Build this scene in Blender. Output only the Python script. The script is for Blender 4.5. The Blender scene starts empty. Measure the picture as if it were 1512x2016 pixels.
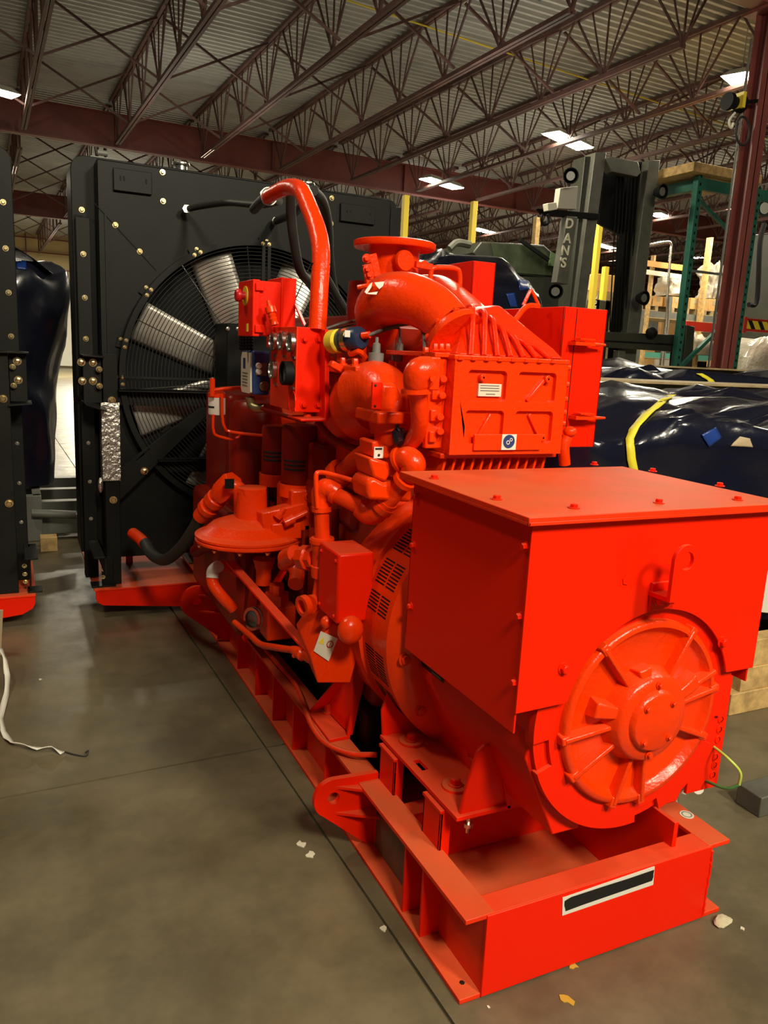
import bpy, bmesh, math, random
from mathutils import Vector, Matrix, noise
random.seed(7)
PI = math.pi
sc = bpy.context.scene
col = sc.collection
V = Vector

# ------------------------------------------------------------ camera
EYE = V((0, 0, 1.5)); FPX = 1531.2
yaw, pitch, roll = .44945266, -.20338653, .05062355
fwd = V((math.sin(yaw)*math.cos(pitch), math.cos(yaw)*math.cos(pitch), math.sin(pitch)))
r0 = V((math.cos(yaw), -math.sin(yaw), 0)); u0 = r0.cross(fwd)
rt = r0*math.cos(roll) + u0*math.sin(roll); up = u0*math.cos(roll) - r0*math.sin(roll)
cam = bpy.data.cameras.new('camera'); co = bpy.data.objects.new('camera', cam); col.objects.link(co)
M = Matrix((rt, up, -fwd)).transposed().to_4x4(); M.translation = EYE
co.matrix_world = M
cam.sensor_fit = 'VERTICAL'; cam.sensor_height = 36; cam.sensor_width = 27
cam.lens = FPX*36/2016; cam.clip_end = 200; cam.clip_start = .05
sc.camera = co

# ------------------------------------------------------------ world, exposure, lamps
sc.view_settings.view_transform = 'Standard'; sc.view_settings.look = 'None'
sc.view_settings.gamma = 1; sc.view_settings.use_curve_mapping = False
sc.view_settings.exposure = 0.0
w = bpy.data.worlds.new('world'); sc.world = w; w.use_nodes = True
bg = w.node_tree.nodes['Background']; bg.inputs[0].default_value = (1, .96, .84, 1); bg.inputs[1].default_value = .06

def area(name, loc, size, power, color=(1, .9, .68), target=None, sy=None):
    l = bpy.data.lights.new(name, 'AREA'); l.energy = power; l.color = color
    l.shape = 'RECTANGLE'; l.size = size; l.size_y = sy or size
    o = bpy.data.objects.new(name, l); col.objects.link(o); o.location = loc
    if target is not None:
        o.rotation_euler = (V(target)-V(loc)).to_track_quat('-Z', 'Y').to_euler()
    return o
area('bay_lamp', (2.7, -3.5, 4.9), .8, 330, target=(1.3, 1.4, .8))
area('bay_lamp', (.35, -2.6, 4.9), .8, 265, target=(.9, 2.2, .6))
area('bay_lamp', (-1.6, 3.6, 5.2), .55, 70)
area('bay_lamp', (5.6, .8, 5.2), .55, 110)
for x, y, p in ((4.75, 8.6, 330), (-.6, 11, 200), (9.5, 8.7, 260), (9.5, 12.7, 330), (9.5, 17.4, 330), (14.2, 13, 420), (16, 17.1, 420), (14.2, 22.4, 420),
                (0.2, 20, 330), (2.5, 32, 2600), (19, 22, 500), (14, 8.5, 260), (3.5, 15.8, 160)):  # lamp by the far wall has no fixture; raised to brighten that wall
    area('bay_lamp', (x, y, 4.98), .9, p*.6)
for x, y, p in ((1.5, 7.5, 26), (6, 9, 26), (9.5, 12.7, 30), (3, 13, 24), (9.5, 17.4, 34), (15, 13, 30), (16, 20, 40), (3, 22, 40), (9, 24, 40), (-3, 12, 24), (2.5, 32, 60), (12, 32, 60)):
    area('ceiling_fill', (x, y, 4.2), 2.2, p*.72, (1, .95, .82), target=(x, y, 9))  # added upward fill that brightens the deck; no fixtures hang here

def F(px, py, Y):   # the point that the photo shows at (px, py), at depth y=Y
    d = fwd + rt*((px-756)/FPX) - up*((py-1008)/FPX); return EYE + d*(Y/d.y)
def Z(px, py, z):
    d = fwd + rt*((px-756)/FPX) - up*((py-1008)/FPX); return EYE + d*((z-1.5)/d.z)
def X(px, py, x):
    d = fwd + rt*((px-756)/FPX) - up*((py-1008)/FPX); return EYE + d*(x/d.x)

# ------------------------------------------------------------ materials
def mat(name, c, rough=.5, metal=0, bump=0, bscale=40, vary=0, vscale=6, coat=0, emit=None, estr=0, dust=0, spec=None, c2=None, alpha=None, trans=0):
    m = bpy.data.materials.new(name); m.use_nodes = True
    nt = m.node_tree; b = nt.nodes['Principled BSDF']; L = nt.links
    b.inputs['Base Color'].default_value = (*c, 1); b.inputs['Roughness'].default_value = rough; b.inputs['Metallic'].default_value = metal
    if coat: b.inputs['Coat Weight'].default_value = coat; b.inputs['Coat Roughness'].default_value = .08
    if spec is not None: b.inputs['Specular IOR Level'].default_value = spec
    if trans: b.inputs['Transmission Weight'].default_value = trans
    if alpha is not None: b.inputs['Alpha'].default_value = alpha
    if emit: b.inputs['Emission Color'].default_value = (*emit, 1); b.inputs['Emission Strength'].default_value = estr
    g = nt.nodes.new('ShaderNodeNewGeometry')
    out = None
    if vary or c2:
        n = nt.nodes.new('ShaderNodeTexNoise'); n.inputs['Scale'].default_value = vscale; n.inputs['Detail'].default_value = 6; n.inputs['Roughness'].default_value = .65
        L.new(g.outputs['Position'], n.inputs['Vector'])
        mr = nt.nodes.new('ShaderNodeMapRange'); mr.inputs[1].default_value = .35; mr.inputs[2].default_value = .65
        L.new(n.outputs[0], mr.inputs[0])
        mx = nt.nodes.new('ShaderNodeMix'); mx.data_type = 'RGBA'
        L.new(mr.outputs[0], mx.inputs[0])
        mx.inputs[6].default_value = (*[k*(1-vary) for k in c], 1)
        mx.inputs[7].default_value = (*(c2 or [min(1, k*(1+vary)) for k in c]), 1)
        L.new(mx.outputs[2], b.inputs['Base Color']); out = mx.outputs[2]
        rr = nt.nodes.new('ShaderNodeMapRange'); rr.inputs[3].default_value = max(0, rough-.08); rr.inputs[4].default_value = min(1, rough+.1)
        L.new(n.outputs[0], rr.inputs[0]); L.new(rr.outputs[0], b.inputs['Roughness'])
    if dust:   # settled dust lies on what faces up, in patches
        s = nt.nodes.new('ShaderNodeSeparateXYZ'); L.new(g.outputs['True Normal'], s.inputs[0])
        a = nt.nodes.new('ShaderNodeMapRange'); a.inputs[1].default_value = .75; a.inputs[2].default_value = .98; L.new(s.outputs[2], a.inputs[0])
        n = nt.nodes.new('ShaderNodeTexNoise'); n.inputs['Scale'].default_value = 5; n.inputs['Detail'].default_value = 8
        L.new(g.outputs['Position'], n.inputs['Vector'])
        k = nt.nodes.new('ShaderNodeMapRange'); k.inputs[1].default_value = .3; k.inputs[2].default_value = .7; k.inputs[3].default_value = dust*.6; k.inputs[4].default_value = dust
        L.new(n.outputs[0], k.inputs[0])
        mm = nt.nodes.new('ShaderNodeMath'); mm.operation = 'MULTIPLY'; L.new(a.outputs[0], mm.inputs[0]); L.new(k.outputs[0], mm.inputs[1])
        mx = nt.nodes.new('ShaderNodeMix'); mx.data_type = 'RGBA'; L.new(mm.outputs[0], mx.inputs[0])
        if out: L.new(out, mx.inputs[6])
        else: mx.inputs[6].default_value = (*c, 1)
        mx.inputs[7].default_value = (.42, .16, .06, 1)
        L.new(mx.outputs[2], b.inputs['Base Color'])
        rr = nt.nodes.new('ShaderNodeMapRange'); rr.inputs[3].default_value = rough; rr.inputs[4].default_value = .62
        L.new(mm.outputs[0], rr.inputs[0]); L.new(rr.outputs[0], b.inputs['Roughness'])
    if bump:
        n = nt.nodes.new('ShaderNodeTexNoise'); n.inputs['Scale'].default_value = bscale; n.inputs['Detail'].default_value = 4
        L.new(g.outputs['Position'], n.inputs['Vector'])
        bp = nt.nodes.new('ShaderNodeBump'); bp.inputs['Strength'].default_value = bump; bp.inputs['Distance'].default_value = .01
        L.new(n.outputs[0], bp.inputs['Height']); L.new(bp.outputs[0], b.inputs['Normal'])
    return m
ORANGE = mat('orange_paint', (.84, .013, .0001), .36, bump=.05, bscale=60, dust=.4, spec=.16)
CAST = mat('orange_paint_on_casting', (.82, .038, .0002), .27, bump=.2, bscale=70, coat=.06, dust=.22, spec=.35)
CASTN = mat('clean_orange_casting', (.82, .024, .0002), .34, bump=.22, bscale=60, spec=.3)
DIRTY = mat('dusty_orange_paint', (.80, .03, .002), .42, bump=.06, bscale=50, vary=.1, vscale=7, dust=.6, spec=.25)
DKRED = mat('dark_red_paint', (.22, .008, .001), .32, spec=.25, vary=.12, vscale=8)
BLACK = mat('black_powder_coat', (.010, .010, .009), .45, spec=.14, bump=.03, bscale=120, vary=.2, vscale=3)
WIRE = mat('black_wire', (.03, .03, .028), .28, spec=.6)
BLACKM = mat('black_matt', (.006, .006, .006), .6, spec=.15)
RUBBER = mat('black_rubber', (.02, .02, .018), .55, bump=.1, bscale=200)
BRASS = mat('zinc_yellow_bolt', (.78, .62, .32), .25, metal=1)
STEEL = mat('bright_steel', (.62, .60, .55), .25, metal=1)
ALU = mat('cast_aluminium', (.80, .76, .68), .36, metal=.55, bump=.12, bscale=90)
GREYP = mat('grey_paint', (.16, .165, .145), .45, vary=.1)
SILVER = mat('grey_plastic', (.16, .16, .15), .5)
BLUE = mat('blue_enamel', (.02, .05, .17), .35)
NAVY = mat('navy_plastic_wrap', (.004, .005, .016), .22, bump=.35, bscale=14, coat=.35)
TARPBLK = mat('black_plastic_wrap', (.007, .008, .018), .27, bump=.25, bscale=7, coat=.25)
BTAPE = mat('blue_tape', (.01, .04, .22), .35)
WHITE = mat('white_paper', (.72, .69, .6), .5)
CREAM = mat('cream_label', (.66, .63, .5), .45)
INK = mat('black_ink', (.006, .006, .006), .5)
YELLOW = mat('yellow_paint', (.8, .6, .04), .45)
YSTRAP = mat('yellow_strap', (.75, .66, .03), .5, bump=.15, bscale=300)
RED = mat('red_plastic', (.5, .01, .01), .3)
GLASS = mat('gauge_glass', (.9, .9, .85), .05, trans=.9)
GFACE = mat('gauge_dial', (.13, .13, .11), .3, coat=.8)
FOIL = mat('foil_tape', (.5, .48, .44), .3, metal=.9, bump=.9, bscale=45)
BRASSPIPE = mat('brass_fitting', (.28, .22, .11), .4, metal=.8)
CABLE = mat('grey_cable', (.10, .09, .08), .5)
GREENW = mat('green_wire', (.05, .16, .04), .45)
YWIRE = mat('yellow_green_wire', (.42, .55, .08), .4)
PLY = mat('plywood', (.36, .27, .14), .65, vary=.25, vscale=9)
WOOD = mat('pine_wood', (.55, .36, .14), .65, vary=.3, vscale=14)
CARD = mat('cardboard', (.58, .34, .12), .75, vary=.1)
DTAN = mat('kraft_card', (.42, .33, .2), .7)
JOIST = mat('red_oxide_joist', (.11, .05, .04), .6, vary=.25, vscale=3)
REDST = mat('red_oxide_steel', (.20, .05, .04), .5, vary=.15, vscale=2)
GREEN = mat('green_rack_paint', (.02, .13, .09), .45, vary=.15)
TEAL = mat('teal_paint', (.10, .36, .28), .5)
RRED = mat('red_rack_paint', (.55, .03, .015), .45)
LIFT = mat('dark_olive_machine_paint', (.035, .037, .026), .42, vary=.15, vscale=4)
LIFTL = mat('worn_grey_machine_paint', (.10, .10, .08), .42, vary=.2, vscale=5)
CLEARW = mat('clear_stretch_wrap', (.42, .38, .30), .2, bump=1, bscale=20, coat=.5)
WALL = mat('cream_wall_panel', (.72, .58, .30), .6)
WALLW = mat('white_wall_panel', (.60, .58, .50), .6)
LAMP = mat('lamp_lens', (1, 1, 1), .3, emit=(1, .93, .75), estr=60)
SHADEP = mat('olive_glass', (.05, .065, .035), .15, vary=.3, vscale=3)
DUSTW = mat('paint_flake', (.6, .56, .42), .8)
STONE = mat('pale_rubble', (.5, .44, .3), .9, bump=.5, bscale=60)

# ------------------------------------------------------------ mesh builder
class MB:
    def __init__(s): s.b = bmesh.new()
    def face(s, pts):
        return s.b.faces.new([s.b.verts.new(V(p)) for p in pts])
    def hexa(s, p):   # 8 corners: bottom ring 0-3, top ring 4-7
        v = [s.b.verts.new(V(q)) for q in p]
        for f in ((3, 2, 1, 0), (4, 5, 6, 7), (0, 1, 5, 4), (1, 2, 6, 5), (2, 3, 7, 6), (3, 0, 4, 7)):
            s.b.faces.new([v[i] for i in f])
        return s
    def box(s, x0, x1, y0, y1, z0, z1):
        return s.hexa([(x0, y0, z0), (x1, y0, z0), (x1, y1, z0), (x0, y1, z0), (x0, y0, z1), (x1, y0, z1), (x1, y1, z1), (x0, y1, z1)])
    def prism(s, pts, vec):   # planar polygon pushed along vec, front and back capped
        vec = V(vec); a = [s.b.verts.new(V(p)) for p in pts]; b = [s.b.verts.new(V(p)+vec) for p in pts]; n = len(a)
        s.b.faces.new(a[::-1]); s.b.faces.new(b)
        for i in range(n): s.b.faces.new((a[i], a[(i+1) % n], b[(i+1) % n], b[i]))
        return s
    def plate(s, outer, holes, vec):   # polygon with holes, pushed along vec
        vec = V(vec); from_tess = __import__('mathutils').geometry.tessellate_polygon
        loops = [[V(p) for p in outer]] + [[V(p) for p in h] for h in holes]
        flat = [p for l in loops for p in l]; tris = from_tess(loops)
        a = [s.b.verts.new(p) for p in flat]; b = [s.b.verts.new(p+vec) for p in flat]
        for t in tris:
            try: s.b.faces.new([a[i] for i in t]); s.b.faces.new([b[i] for i in reversed(t)])
            except ValueError: pass
        k = 0
        for l in loops:
            n = len(l)
            for i in range(n):
                j = (i+1) % n; s.b.faces.new((a[k+i], a[k+j], b[k+j], b[k+i]))
            k += n
        return s
    def bar(s, p, q, w, h, upv=(0, 0, 1)):   # rectangular bar from p to q
        p, q = V(p), V(q); d = (q-p).normalized(); u = V(upv); sd = d.cross(u)
        if sd.length < 1e-4: sd = d.cross(V((1, 0, 0)))
        sd.normalize(); u = sd.cross(d).normalized(); a = sd*w/2; c = u*h/2
        return s.hexa([p-a-c, p+a-c, q+a-c, q-a-c, p-a+c, p+a+c, q+a+c, q-a+c])
    def cyl(s, p, q, r, r2=None, n=24, caps=True):
        return s.lathe([(0, 0), (r, 0), (r2 if r2 is not None else r, (V(q)-V(p)).length), (0, (V(q)-V(p)).length)] if caps else
                       [(r, 0), (r2 if r2 is not None else r, (V(q)-V(p)).length)], p, V(q)-V(p), n)
    def lathe(s, prof, o, ax, n=32, a0=0, a1=None):   # prof: (radius, distance along ax)
        o, ax = V(o), V(ax).normalized(); e = ax.orthogonal().normalized()
        if abs(ax.z) < .9: e = V((0, 0, 1)).cross(ax).normalized()
        f = ax.cross(e); full = a1 is None; m = n if full else n+1; rings = []
        for rr, t in prof:
            if rr < 1e-6: rings.append([s.b.verts.new(o+ax*t)]); continue
            rings.append([s.b.verts.new(o+ax*t+(e*math.cos(a)+f*math.sin(a))*rr) for a in
                          [(a0+(2*PI if full else a1-a0)*i/n) for i in range(m)]])
        for A, B in zip(rings, rings[1:]):
            for i in range(m if full else n):
                j = (i+1) % m
                if len(A) == 1 and len(B) == 1: continue
                if len(A) == 1: s.b.faces.new((A[0], B[j], B[i]))
                elif len(B) == 1: s.b.faces.new((A[i], A[j], B[0]))
                else: s.b.faces.new((A[i], A[j], B[j], B[i]))
        return s
    def tube(s, pts, r, n=14, smooth=True, closed=False, k=6):
        pts = [V(p) for p in pts]; rad = r if isinstance(r, (list, tuple)) else [r]*len(pts)
        if smooth and len(pts) > 2:
            q, rq = [], []
            N = len(pts)
            for i in range(N if closed else N-1):
                p0 = pts[(i-1) % N] if (closed or i) else pts[0]*2-pts[1]
                p1 = pts[i]; p2 = pts[(i+1) % N]
                p3 = pts[(i+2) % N] if (closed or i+2 < N) else p2*2-p1
                for j in range(k):
                    t = j/k
                    q.append(.5*((2*p1)+(p2-p0)*t+(2*p0-5*p1+4*p2-p3)*t*t+(3*p1-p0-3*p2+p3)*t**3))
                    rq.append(rad[i]*(1-t)+rad[(i+1) % N]*t)
            if not closed: q.append(pts[-1]); rq.append(rad[-1])
            pts, rad = q, rq
        N = len(pts); rings = []; e = None
        for i, p in enumerate(pts):
            d = (pts[(i+1) % N]-pts[i-1]) if closed else (pts[min(i+1, N-1)]-pts[max(i-1, 0)])
            d.normalize()
            e = (e-d*e.dot(d)) if e else d.orthogonal()
            e.normalize(); f = d.cross(e)
            rings.append([s.b.verts.new(p+(e*math.cos(2*PI*a/n)+f*math.sin(2*PI*a/n))*rad[i]) for a in range(n)])
        for i in range(N if closed else N-1):
            A, B = rings[i], rings[(i+1) % N]
            for a in range(n): s.b.faces.new((A[a], A[(a+1) % n], B[(a+1) % n], B[a]))
        if not closed: s.b.faces.new(rings[0][::-1]); s.b.faces.new(rings[-1])
        return s
    def ball(s, c, r, sc_=(1, 1, 1), n=20):
        m = Matrix.Translation(V(c)) @ Matrix.Diagonal((*[r*k for k in sc_], 1))
        bmesh.ops.create_uvsphere(s.b, u_segments=n, v_segments=n//2, radius=1, matrix=m); return s
    def hexbolt(s, p, nrm, r=.012, h=.009, washer=True):
        p, nrm = V(p), V(nrm).normalized()
        if washer: s.lathe([(0, 0), (r*1.45, 0), (r*1.45, h*.3), (0, h*.3)], p, nrm, 14)
        s.lathe([(r, 0), (r, h*1.1), (r*.8, h*1.3), (0, h*1.3)], p+nrm*h*.3*washer, nrm, 6); return s
    def grid(s, fn, nu, nv, thick=None):
        g = [[s.b.verts.new(V(fn(i/nu, j/nv))) for j in range(nv+1)] for i in range(nu+1)]
        for i in range(nu):
            for j in range(nv): s.b.faces.new((g[i][j], g[i+1][j], g[i+1][j+1], g[i][j+1]))
        return s
    def build(s, name, m, parent=None, bevel=0, smooth=True, angle=40, label=None, solid=0, sub=0):
        bmesh.ops.recalc_face_normals(s.b, faces=s.b.faces)
        me = bpy.data.meshes.new(name); s.b.to_mesh(me); s.b.free(); me.materials.append(m)
        if smooth:
            me.polygons.foreach_set('use_smooth', [True]*len(me.polygons)); me.set_sharp_from_angle(angle=math.radians(angle))
        o = bpy.data.objects.new(name, me); link(o, parent)
        if solid: md = o.modifiers.new('solidify', 'SOLIDIFY'); md.thickness = solid; md.offset = 0
        if bevel: md = o.modifiers.new('bevel', 'BEVEL'); md.width = bevel; md.segments = 2; md.limit_method = 'ANGLE'; md.angle_limit = .7; md.harden_normals = False
        if sub: md = o.modifiers.new('subdivision', 'SUBSURF'); md.levels = sub; md.render_levels = sub
        if label: o['label'] = label
        return o
def link(o, parent=None):
    col.objects.link(o)
    if parent is not None:
        o.parent = parent
        if parent.type == 'EMPTY': o.matrix_parent_inverse = Matrix.Translation(-parent.location)
    return o
def tag(o, label, cat, group=None, kind=None):
    if label: o['label'] = label
    if cat: o['category'] = cat
    if group: o['group'] = group
    if kind: o['kind'] = kind
    return o
def thing(name, loc, label, cat, group=None):
    o = bpy.data.objects.new(name, None); col.objects.link(o); o.location = loc; o.empty_display_size = .1
    return tag(o, label, cat, group)
def struct(o): o['kind'] = 'structure'; return o
_bolt = {}
def bolts(parent, pts, nrm, r=.011, h=.009, m=None, name='bolt'):   # each bolt a mesh of its own, sharing data
    m = m or ORANGE; key = (round(r, 4), round(h, 4), m.name)
    nrm = V(nrm).normalized(); rotm = nrm.to_track_quat('Z', 'Y').to_matrix().to_4x4()
    for p in pts:
        if key not in _bolt:
            o = MB().hexbolt((0, 0, 0), (0, 0, 1), r, h).build(name, m, parent); _bolt[key] = o.data
        else:
            o = bpy.data.objects.new(name, _bolt[key]); link(o, parent)
        o.matrix_basis = Matrix.Translation(V(p)) @ rotm
def circ3(c, r, e=(1, 0, 0), f=(0, 0, 1), n=28, a0=0, a1=2*PI):
    full = abs(a1-a0-2*PI) < 1e-6
    return [V(c)+V(e)*r*math.cos(a0+(a1-a0)*i/(n if full else n-1))+V(f)*r*math.sin(a0+(a1-a0)*i/(n if full else n-1)) for i in range(n)]
def text(s, size, o, e, f, m, parent=None, name='lettering', ext=.001, bold=0):
    cu = bpy.data.curves.new('t', 'FONT'); cu.body = s; cu.size = size; cu.extrude = ext; cu.align_x = 'CENTER'; cu.align_y = 'CENTER'; cu.offset = bold
    t = bpy.data.objects.new('t', cu); col.objects.link(t)
    dg = bpy.context.evaluated_depsgraph_get(); me = bpy.data.meshes.new_from_object(t.evaluated_get(dg))
    bpy.data.objects.remove(t); e, f = V(e).normalized(), V(f).normalized(); n = e.cross(f)
    mm = Matrix((e, f, n)).transposed().to_4x4(); mm.translation = V(o); me.transform(mm)
    me.materials.clear(); me.materials.append(m)
    ob = bpy.data.objects.new(name, me); link(ob, parent); return ob

# ------------------------------------------------------------ the hall: floor, roof, walls
def B(u, v, z): return V((u-.027*v, v+.027*u, z))     # the building's grid sits a little askew to the machine
BX, BY = V((1, .027, 0)), V((-.027, 1, 0))
def floor_mat():
    m = mat('polished_concrete', (.155, .125, .07), .36)
    nt = m.node_tree; L = nt.links; b = nt.nodes['Principled BSDF']; g = nt.nodes.new('ShaderNodeNewGeometry')
    def nz(s, d, r=.6):
        n = nt.nodes.new('ShaderNodeTexNoise'); n.inputs['Scale'].default_value = s; n.inputs['Detail'].default_value = d; n.inputs['Roughness'].default_value = r
        L.new(g.outputs['Position'], n.inputs['Vector']); return n
    a, c, d = nz(.9, 8), nz(7, 10, .75), nz(2.3, 9, .7)
    r = nt.nodes.new('ShaderNodeValToRGB'); L.new(a.outputs[0], r.inputs[0])
    r.color_ramp.elements[0].position = .34; r.color_ramp.elements[0].color = (.105, .083, .045, 1)
    r.color_ramp.elements[1].position = .66; r.color_ramp.elements[1].color = (.17, .145, .09, 1)
    r2 = nt.nodes.new('ShaderNodeValToRGB'); L.new(d.outputs[0], r2.inputs[0])
    r2.color_ramp.elements[0].position = .4; r2.color_ramp.elements[0].color = (.72, .72, .72, 1)
    r2.color_ramp.elements[1].position = .62; r2.color_ramp.elements[1].color = (1.12, 1.1, 1.06, 1)
    mx = nt.nodes.new('ShaderNodeMix'); mx.data_type = 'RGBA'; mx.blend_type = 'MULTIPLY'; mx.inputs[0].default_value = 1
    L.new(r.outputs[0], mx.inputs[6]); L.new(r2.outputs[0], mx.inputs[7]); L.new(mx.outputs[2], b.inputs['Base Color'])
    rr = nt.nodes.new('ShaderNodeMapRange'); rr.inputs[1].default_value = .3; rr.inputs[2].default_value = .7; rr.inputs[3].default_value = .27; rr.inputs[4].default_value = .5
    L.new(c.outputs[0], rr.inputs[0]); L.new(rr.outputs[0], b.inputs['Roughness'])
    bp = nt.nodes.new('ShaderNodeBump'); bp.inputs['Strength'].default_value = .12; bp.inputs['Distance'].default_value = .01
    L.new(c.outputs[0], bp.inputs['Height']); L.new(bp.outputs[0], b.inputs['Normal'])
    return m
FLOOR = floor_mat()
m = MB()
us = [.885+4.6*k for k in range(-3, 10)]; vs = [2.6+4.6*k for k in range(-3, 10)]
g = .005
for i in range(len(us)-1):
    for j in range(len(vs)-1):
        a, b_, c, d = us[i]+g, us[i+1]-g, vs[j]+g, vs[j+1]-g
        m.hexa([B(a, c, -.05), B(b_, c, -.05), B(b_, d, -.05), B(a, d, -.05), B(a, c, 0), B(b_, c, 0), B(b_, d, 0), B(a, d, 0)])
m.hexa([B(us[0], vs[0], -.09), B(us[-1], vs[0], -.09), B(us[-1], vs[-1], -.09), B(us[0], vs[-1], -.09),
        B(us[0], vs[0], -.012), B(us[-1], vs[0], -.012), B(us[-1], vs[-1], -.012), B(us[0], vs[-1], -.012)])
struct(m.build('floor', FLOOR, smooth=False))
# corrugated roof deck
DECK = mat('galvanised_roof_deck', (.46, .45, .40), .5, metal=.1, vary=.12, vscale=1.5)
m = MB(); p = .152; v = 2.0; zt, zb = 5.975, 5.90; prev = None
row = []
while v < 44:
    for dv, z in ((0, zb), (.046, zb), (.066, zt), (.132, zt)): row.append((v+dv, z))
    v += p
for (v0, z0), (v1, z1) in zip(row, row[1:]):
    m.face([B(-8, v0, z0), B(38, v0, z0), B(38, v1, z1), B(-8, v1, z1)])
bmesh.ops.remove_doubles(m.b, verts=m.b.verts, dist=.0005)
struct(m.build('ceiling', DECK, smooth=False))
def wall(name, u0, v0, u1, v1, z1, M_, zsplit=None):
    m = MB(); d = (B(u1, v1, 0)-B(u0, v0, 0)).normalized(); n = V((-d.y, d.x, 0))*.1
    a, b_ = B(u0, v0, 0), B(u1, v1, 0)
    m.hexa([a, b_, b_+n, a+n, a+V((0, 0, z1)), b_+V((0, 0, z1)), b_+n+V((0, 0, z1)), a+n+V((0, 0, z1))])
    return struct(m.build(name, M_, smooth=False))
wall('wall_far', -8, 40, 38, 40, 5.9, WALL)
wall('wall_right', 36, 2, 36, 40, 5.9, WALL)
# wall panel ribs and girt lines on the far wall, and the white lower band
m = MB()
for k in range(-4, 24): m.bar(B(k*1.9, 39.9, 3.6), B(k*1.9, 39.9, 5.9), .04, .04, BX)
for z in (4.4, 5.1, 5.7): m.bar(B(-8, 39.88, z), B(36, 39.88, z), .05, .05)
struct(m.build('trim_1', REDST, smooth=False))
m = MB(); m.bar(B(-8, 39.8, 1.9), B(36, 39.8, 1.9), .1, 3.6)
struct(m.build('trim_2', WALLW, smooth=False))

# open-web joists (built once per bay length, then copied)
def joist_mesh(v0, v1):
    m = MB(); zb, zt = 5.0, 5.86; n = 2*int((v1-v0-1.2)/1.25)+1
    for s in (-1, 1):
        m.bar((s*.03, v0+.05, zt), (s*.03, v1-.05, zt), .045, .05); m.bar((s*.028, v0+.75, zb), (s*.028, v1-.75, zb), .04, .05)
    st = (v1-v0-1.5)/(n-1)
    for i in range(n):
        y = v0+.75+i*st
        if i % 2 == 0:
            m.bar((0, y, zb), (0, y, zt), .018, .018)
            for s in (-1, 1):
                yy = min(max(y+s*st, v0+.1), v1-.1)
                m.bar((s*.012, y, zb), (s*.012, yy, zt), .022, .022)
                m.bar((-s*.012, y, zb), (-s*.012, (y+yy)/2+s*.0, zt), .016, .016)
    b = bmesh.new; bmesh.ops.recalc_face_normals(m.b, faces=m.b.faces)
    me = bpy.data.meshes.new('roof_joist'); m.b.to_mesh(me); m.b.free(); me.materials.append(JOIST); return me
RZ = Matrix.Rotation(.027, 4, 'Z')
spans = [(6.35, 16.75), (16.95, 27.3), (27.5, 39.8)]
def wh(k): return ('nearest bay', 'middle bay', 'farthest bay')[k]
for bi, (v0, v1) in enumerate(spans):
    me = joist_mesh(v0, v1); first = True
    for k in range(-2, 21 if bi else 14):
        u = 2.38+1.575*k
        o = bpy.data.objects.new('roof_joist', me); col.objects.link(o); o.matrix_world = Matrix.Translation(B(u, 0, 0)) @ RZ
        tag(o, 'dark red open-web steel roof joist in the %s of the hall' % wh(bi), 'joist', 'roof joists in the %s' % wh(bi))
# cross bracing between neighbouring joists
def brace_mesh():
    m = MB(); s = 1.575
    m.bar((.05, 0, 5.05), (s-.05, 0, 5.81), .03, .03, (0, 1, 0)); m.bar((.05, 0, 5.81), (s-.05, 0, 5.05), .03, .03, (0, 1, 0))
    bmesh.ops.recalc_face_normals(m.b, faces=m.b.faces); me = bpy.data.meshes.new('cross_brace'); m.b.to_mesh(me); m.b.free(); me.materials.append(JOIST); return me
me = brace_mesh()
for v in (9.3, 12.0, 14.6, 19.5, 22.2, 25, 31, 35):
    for k in range(-2, 12 if v < 17 else 17):
        o = bpy.data.objects.new('cross_brace', me); col.objects.link(o); o.matrix_world = Matrix.Translation(B(2.38+1.575*k, v, 0)) @ RZ
        tag(o, 'thin dark red cross brace between two roof joists', 'brace', 'cross braces between the joists')
# girders
def girder(v, z0, z1, u0, u1, label):
    m = MB(); zc = (z0+z1)/2
    m.bar(B(u0, v, z0+.012), B(u1, v, z0+.012), .2, .024); m.bar(B(u0, v, z1-.012), B(u1, v, z1-.012), .2, .024); m.bar(B(u0, v, zc), B(u1, v, zc), .016, z1-z0-.04)
    k = u0+1
    while k < u1: m.bar(B(k, v-.05, z0+.02), B(k, v-.05, z1-.02), .012, .09, BY); k += 3.15
    return tag(m.build('roof_girder', REDST, smooth=False), label, 'girder')
girder(16.85, 5.08, 5.7, -8, 32, 'red steel I-beam girder crossing the roof just behind the black radiators')
girder(27.4, 5.02, 5.7, -8, 36, 'red steel I-beam girder far back above the cream wall')
girder(6.25, 5.15, 5.75, -8, 20, 'red steel girder resting on the column at the upper right corner')
def column(x, y, z1, label):
    t = thing('steel_column', (x, y, 0), label, 'column'); m = MB(); s = .085
    m.box(x-s, x+s, y-s, y-s+.014, 0.02, z1); m.box(x-s, x+s, y+s-.014, y+s, 0.02, z1); m.box(x-.006, x+.006, y-s, y+s, 0.02, z1)
    m.build('shaft', REDST, t, smooth=False)
    MB().box(x-.17, x+.17, y-.17, y+.17, 0, .02).build('base_plate', REDST, t, smooth=False)
    return t
c = column(7.262, 6.47, 5.12, 'red steel column rising beside the green rack upright at the right edge')
MB().tube([(7.165, 6.57, .0), (7.165, 6.57, 4.9)], .014, 8, smooth=False).build('conduit', STEEL, c)
MB().box(7.1, 7.46, 6.3, 6.66, 5.12, 5.15).build('cap_plate', REDST, c, smooth=False)
for u, v in ((2.4, 16.85), (11.8, 16.85), (21, 16.85), (12, 27.4)):
    pt = B(u, v, 0); n = {2.4: 'red steel column hidden mostly behind the fan radiator', 11.8: 'red steel column behind the tall forklift mast', 21: 'red steel column among the far right racks', 12: 'red steel column farthest back under the second girder'}[u]
    if u > 15: column(pt.x, pt.y, 5.08, n)
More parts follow.
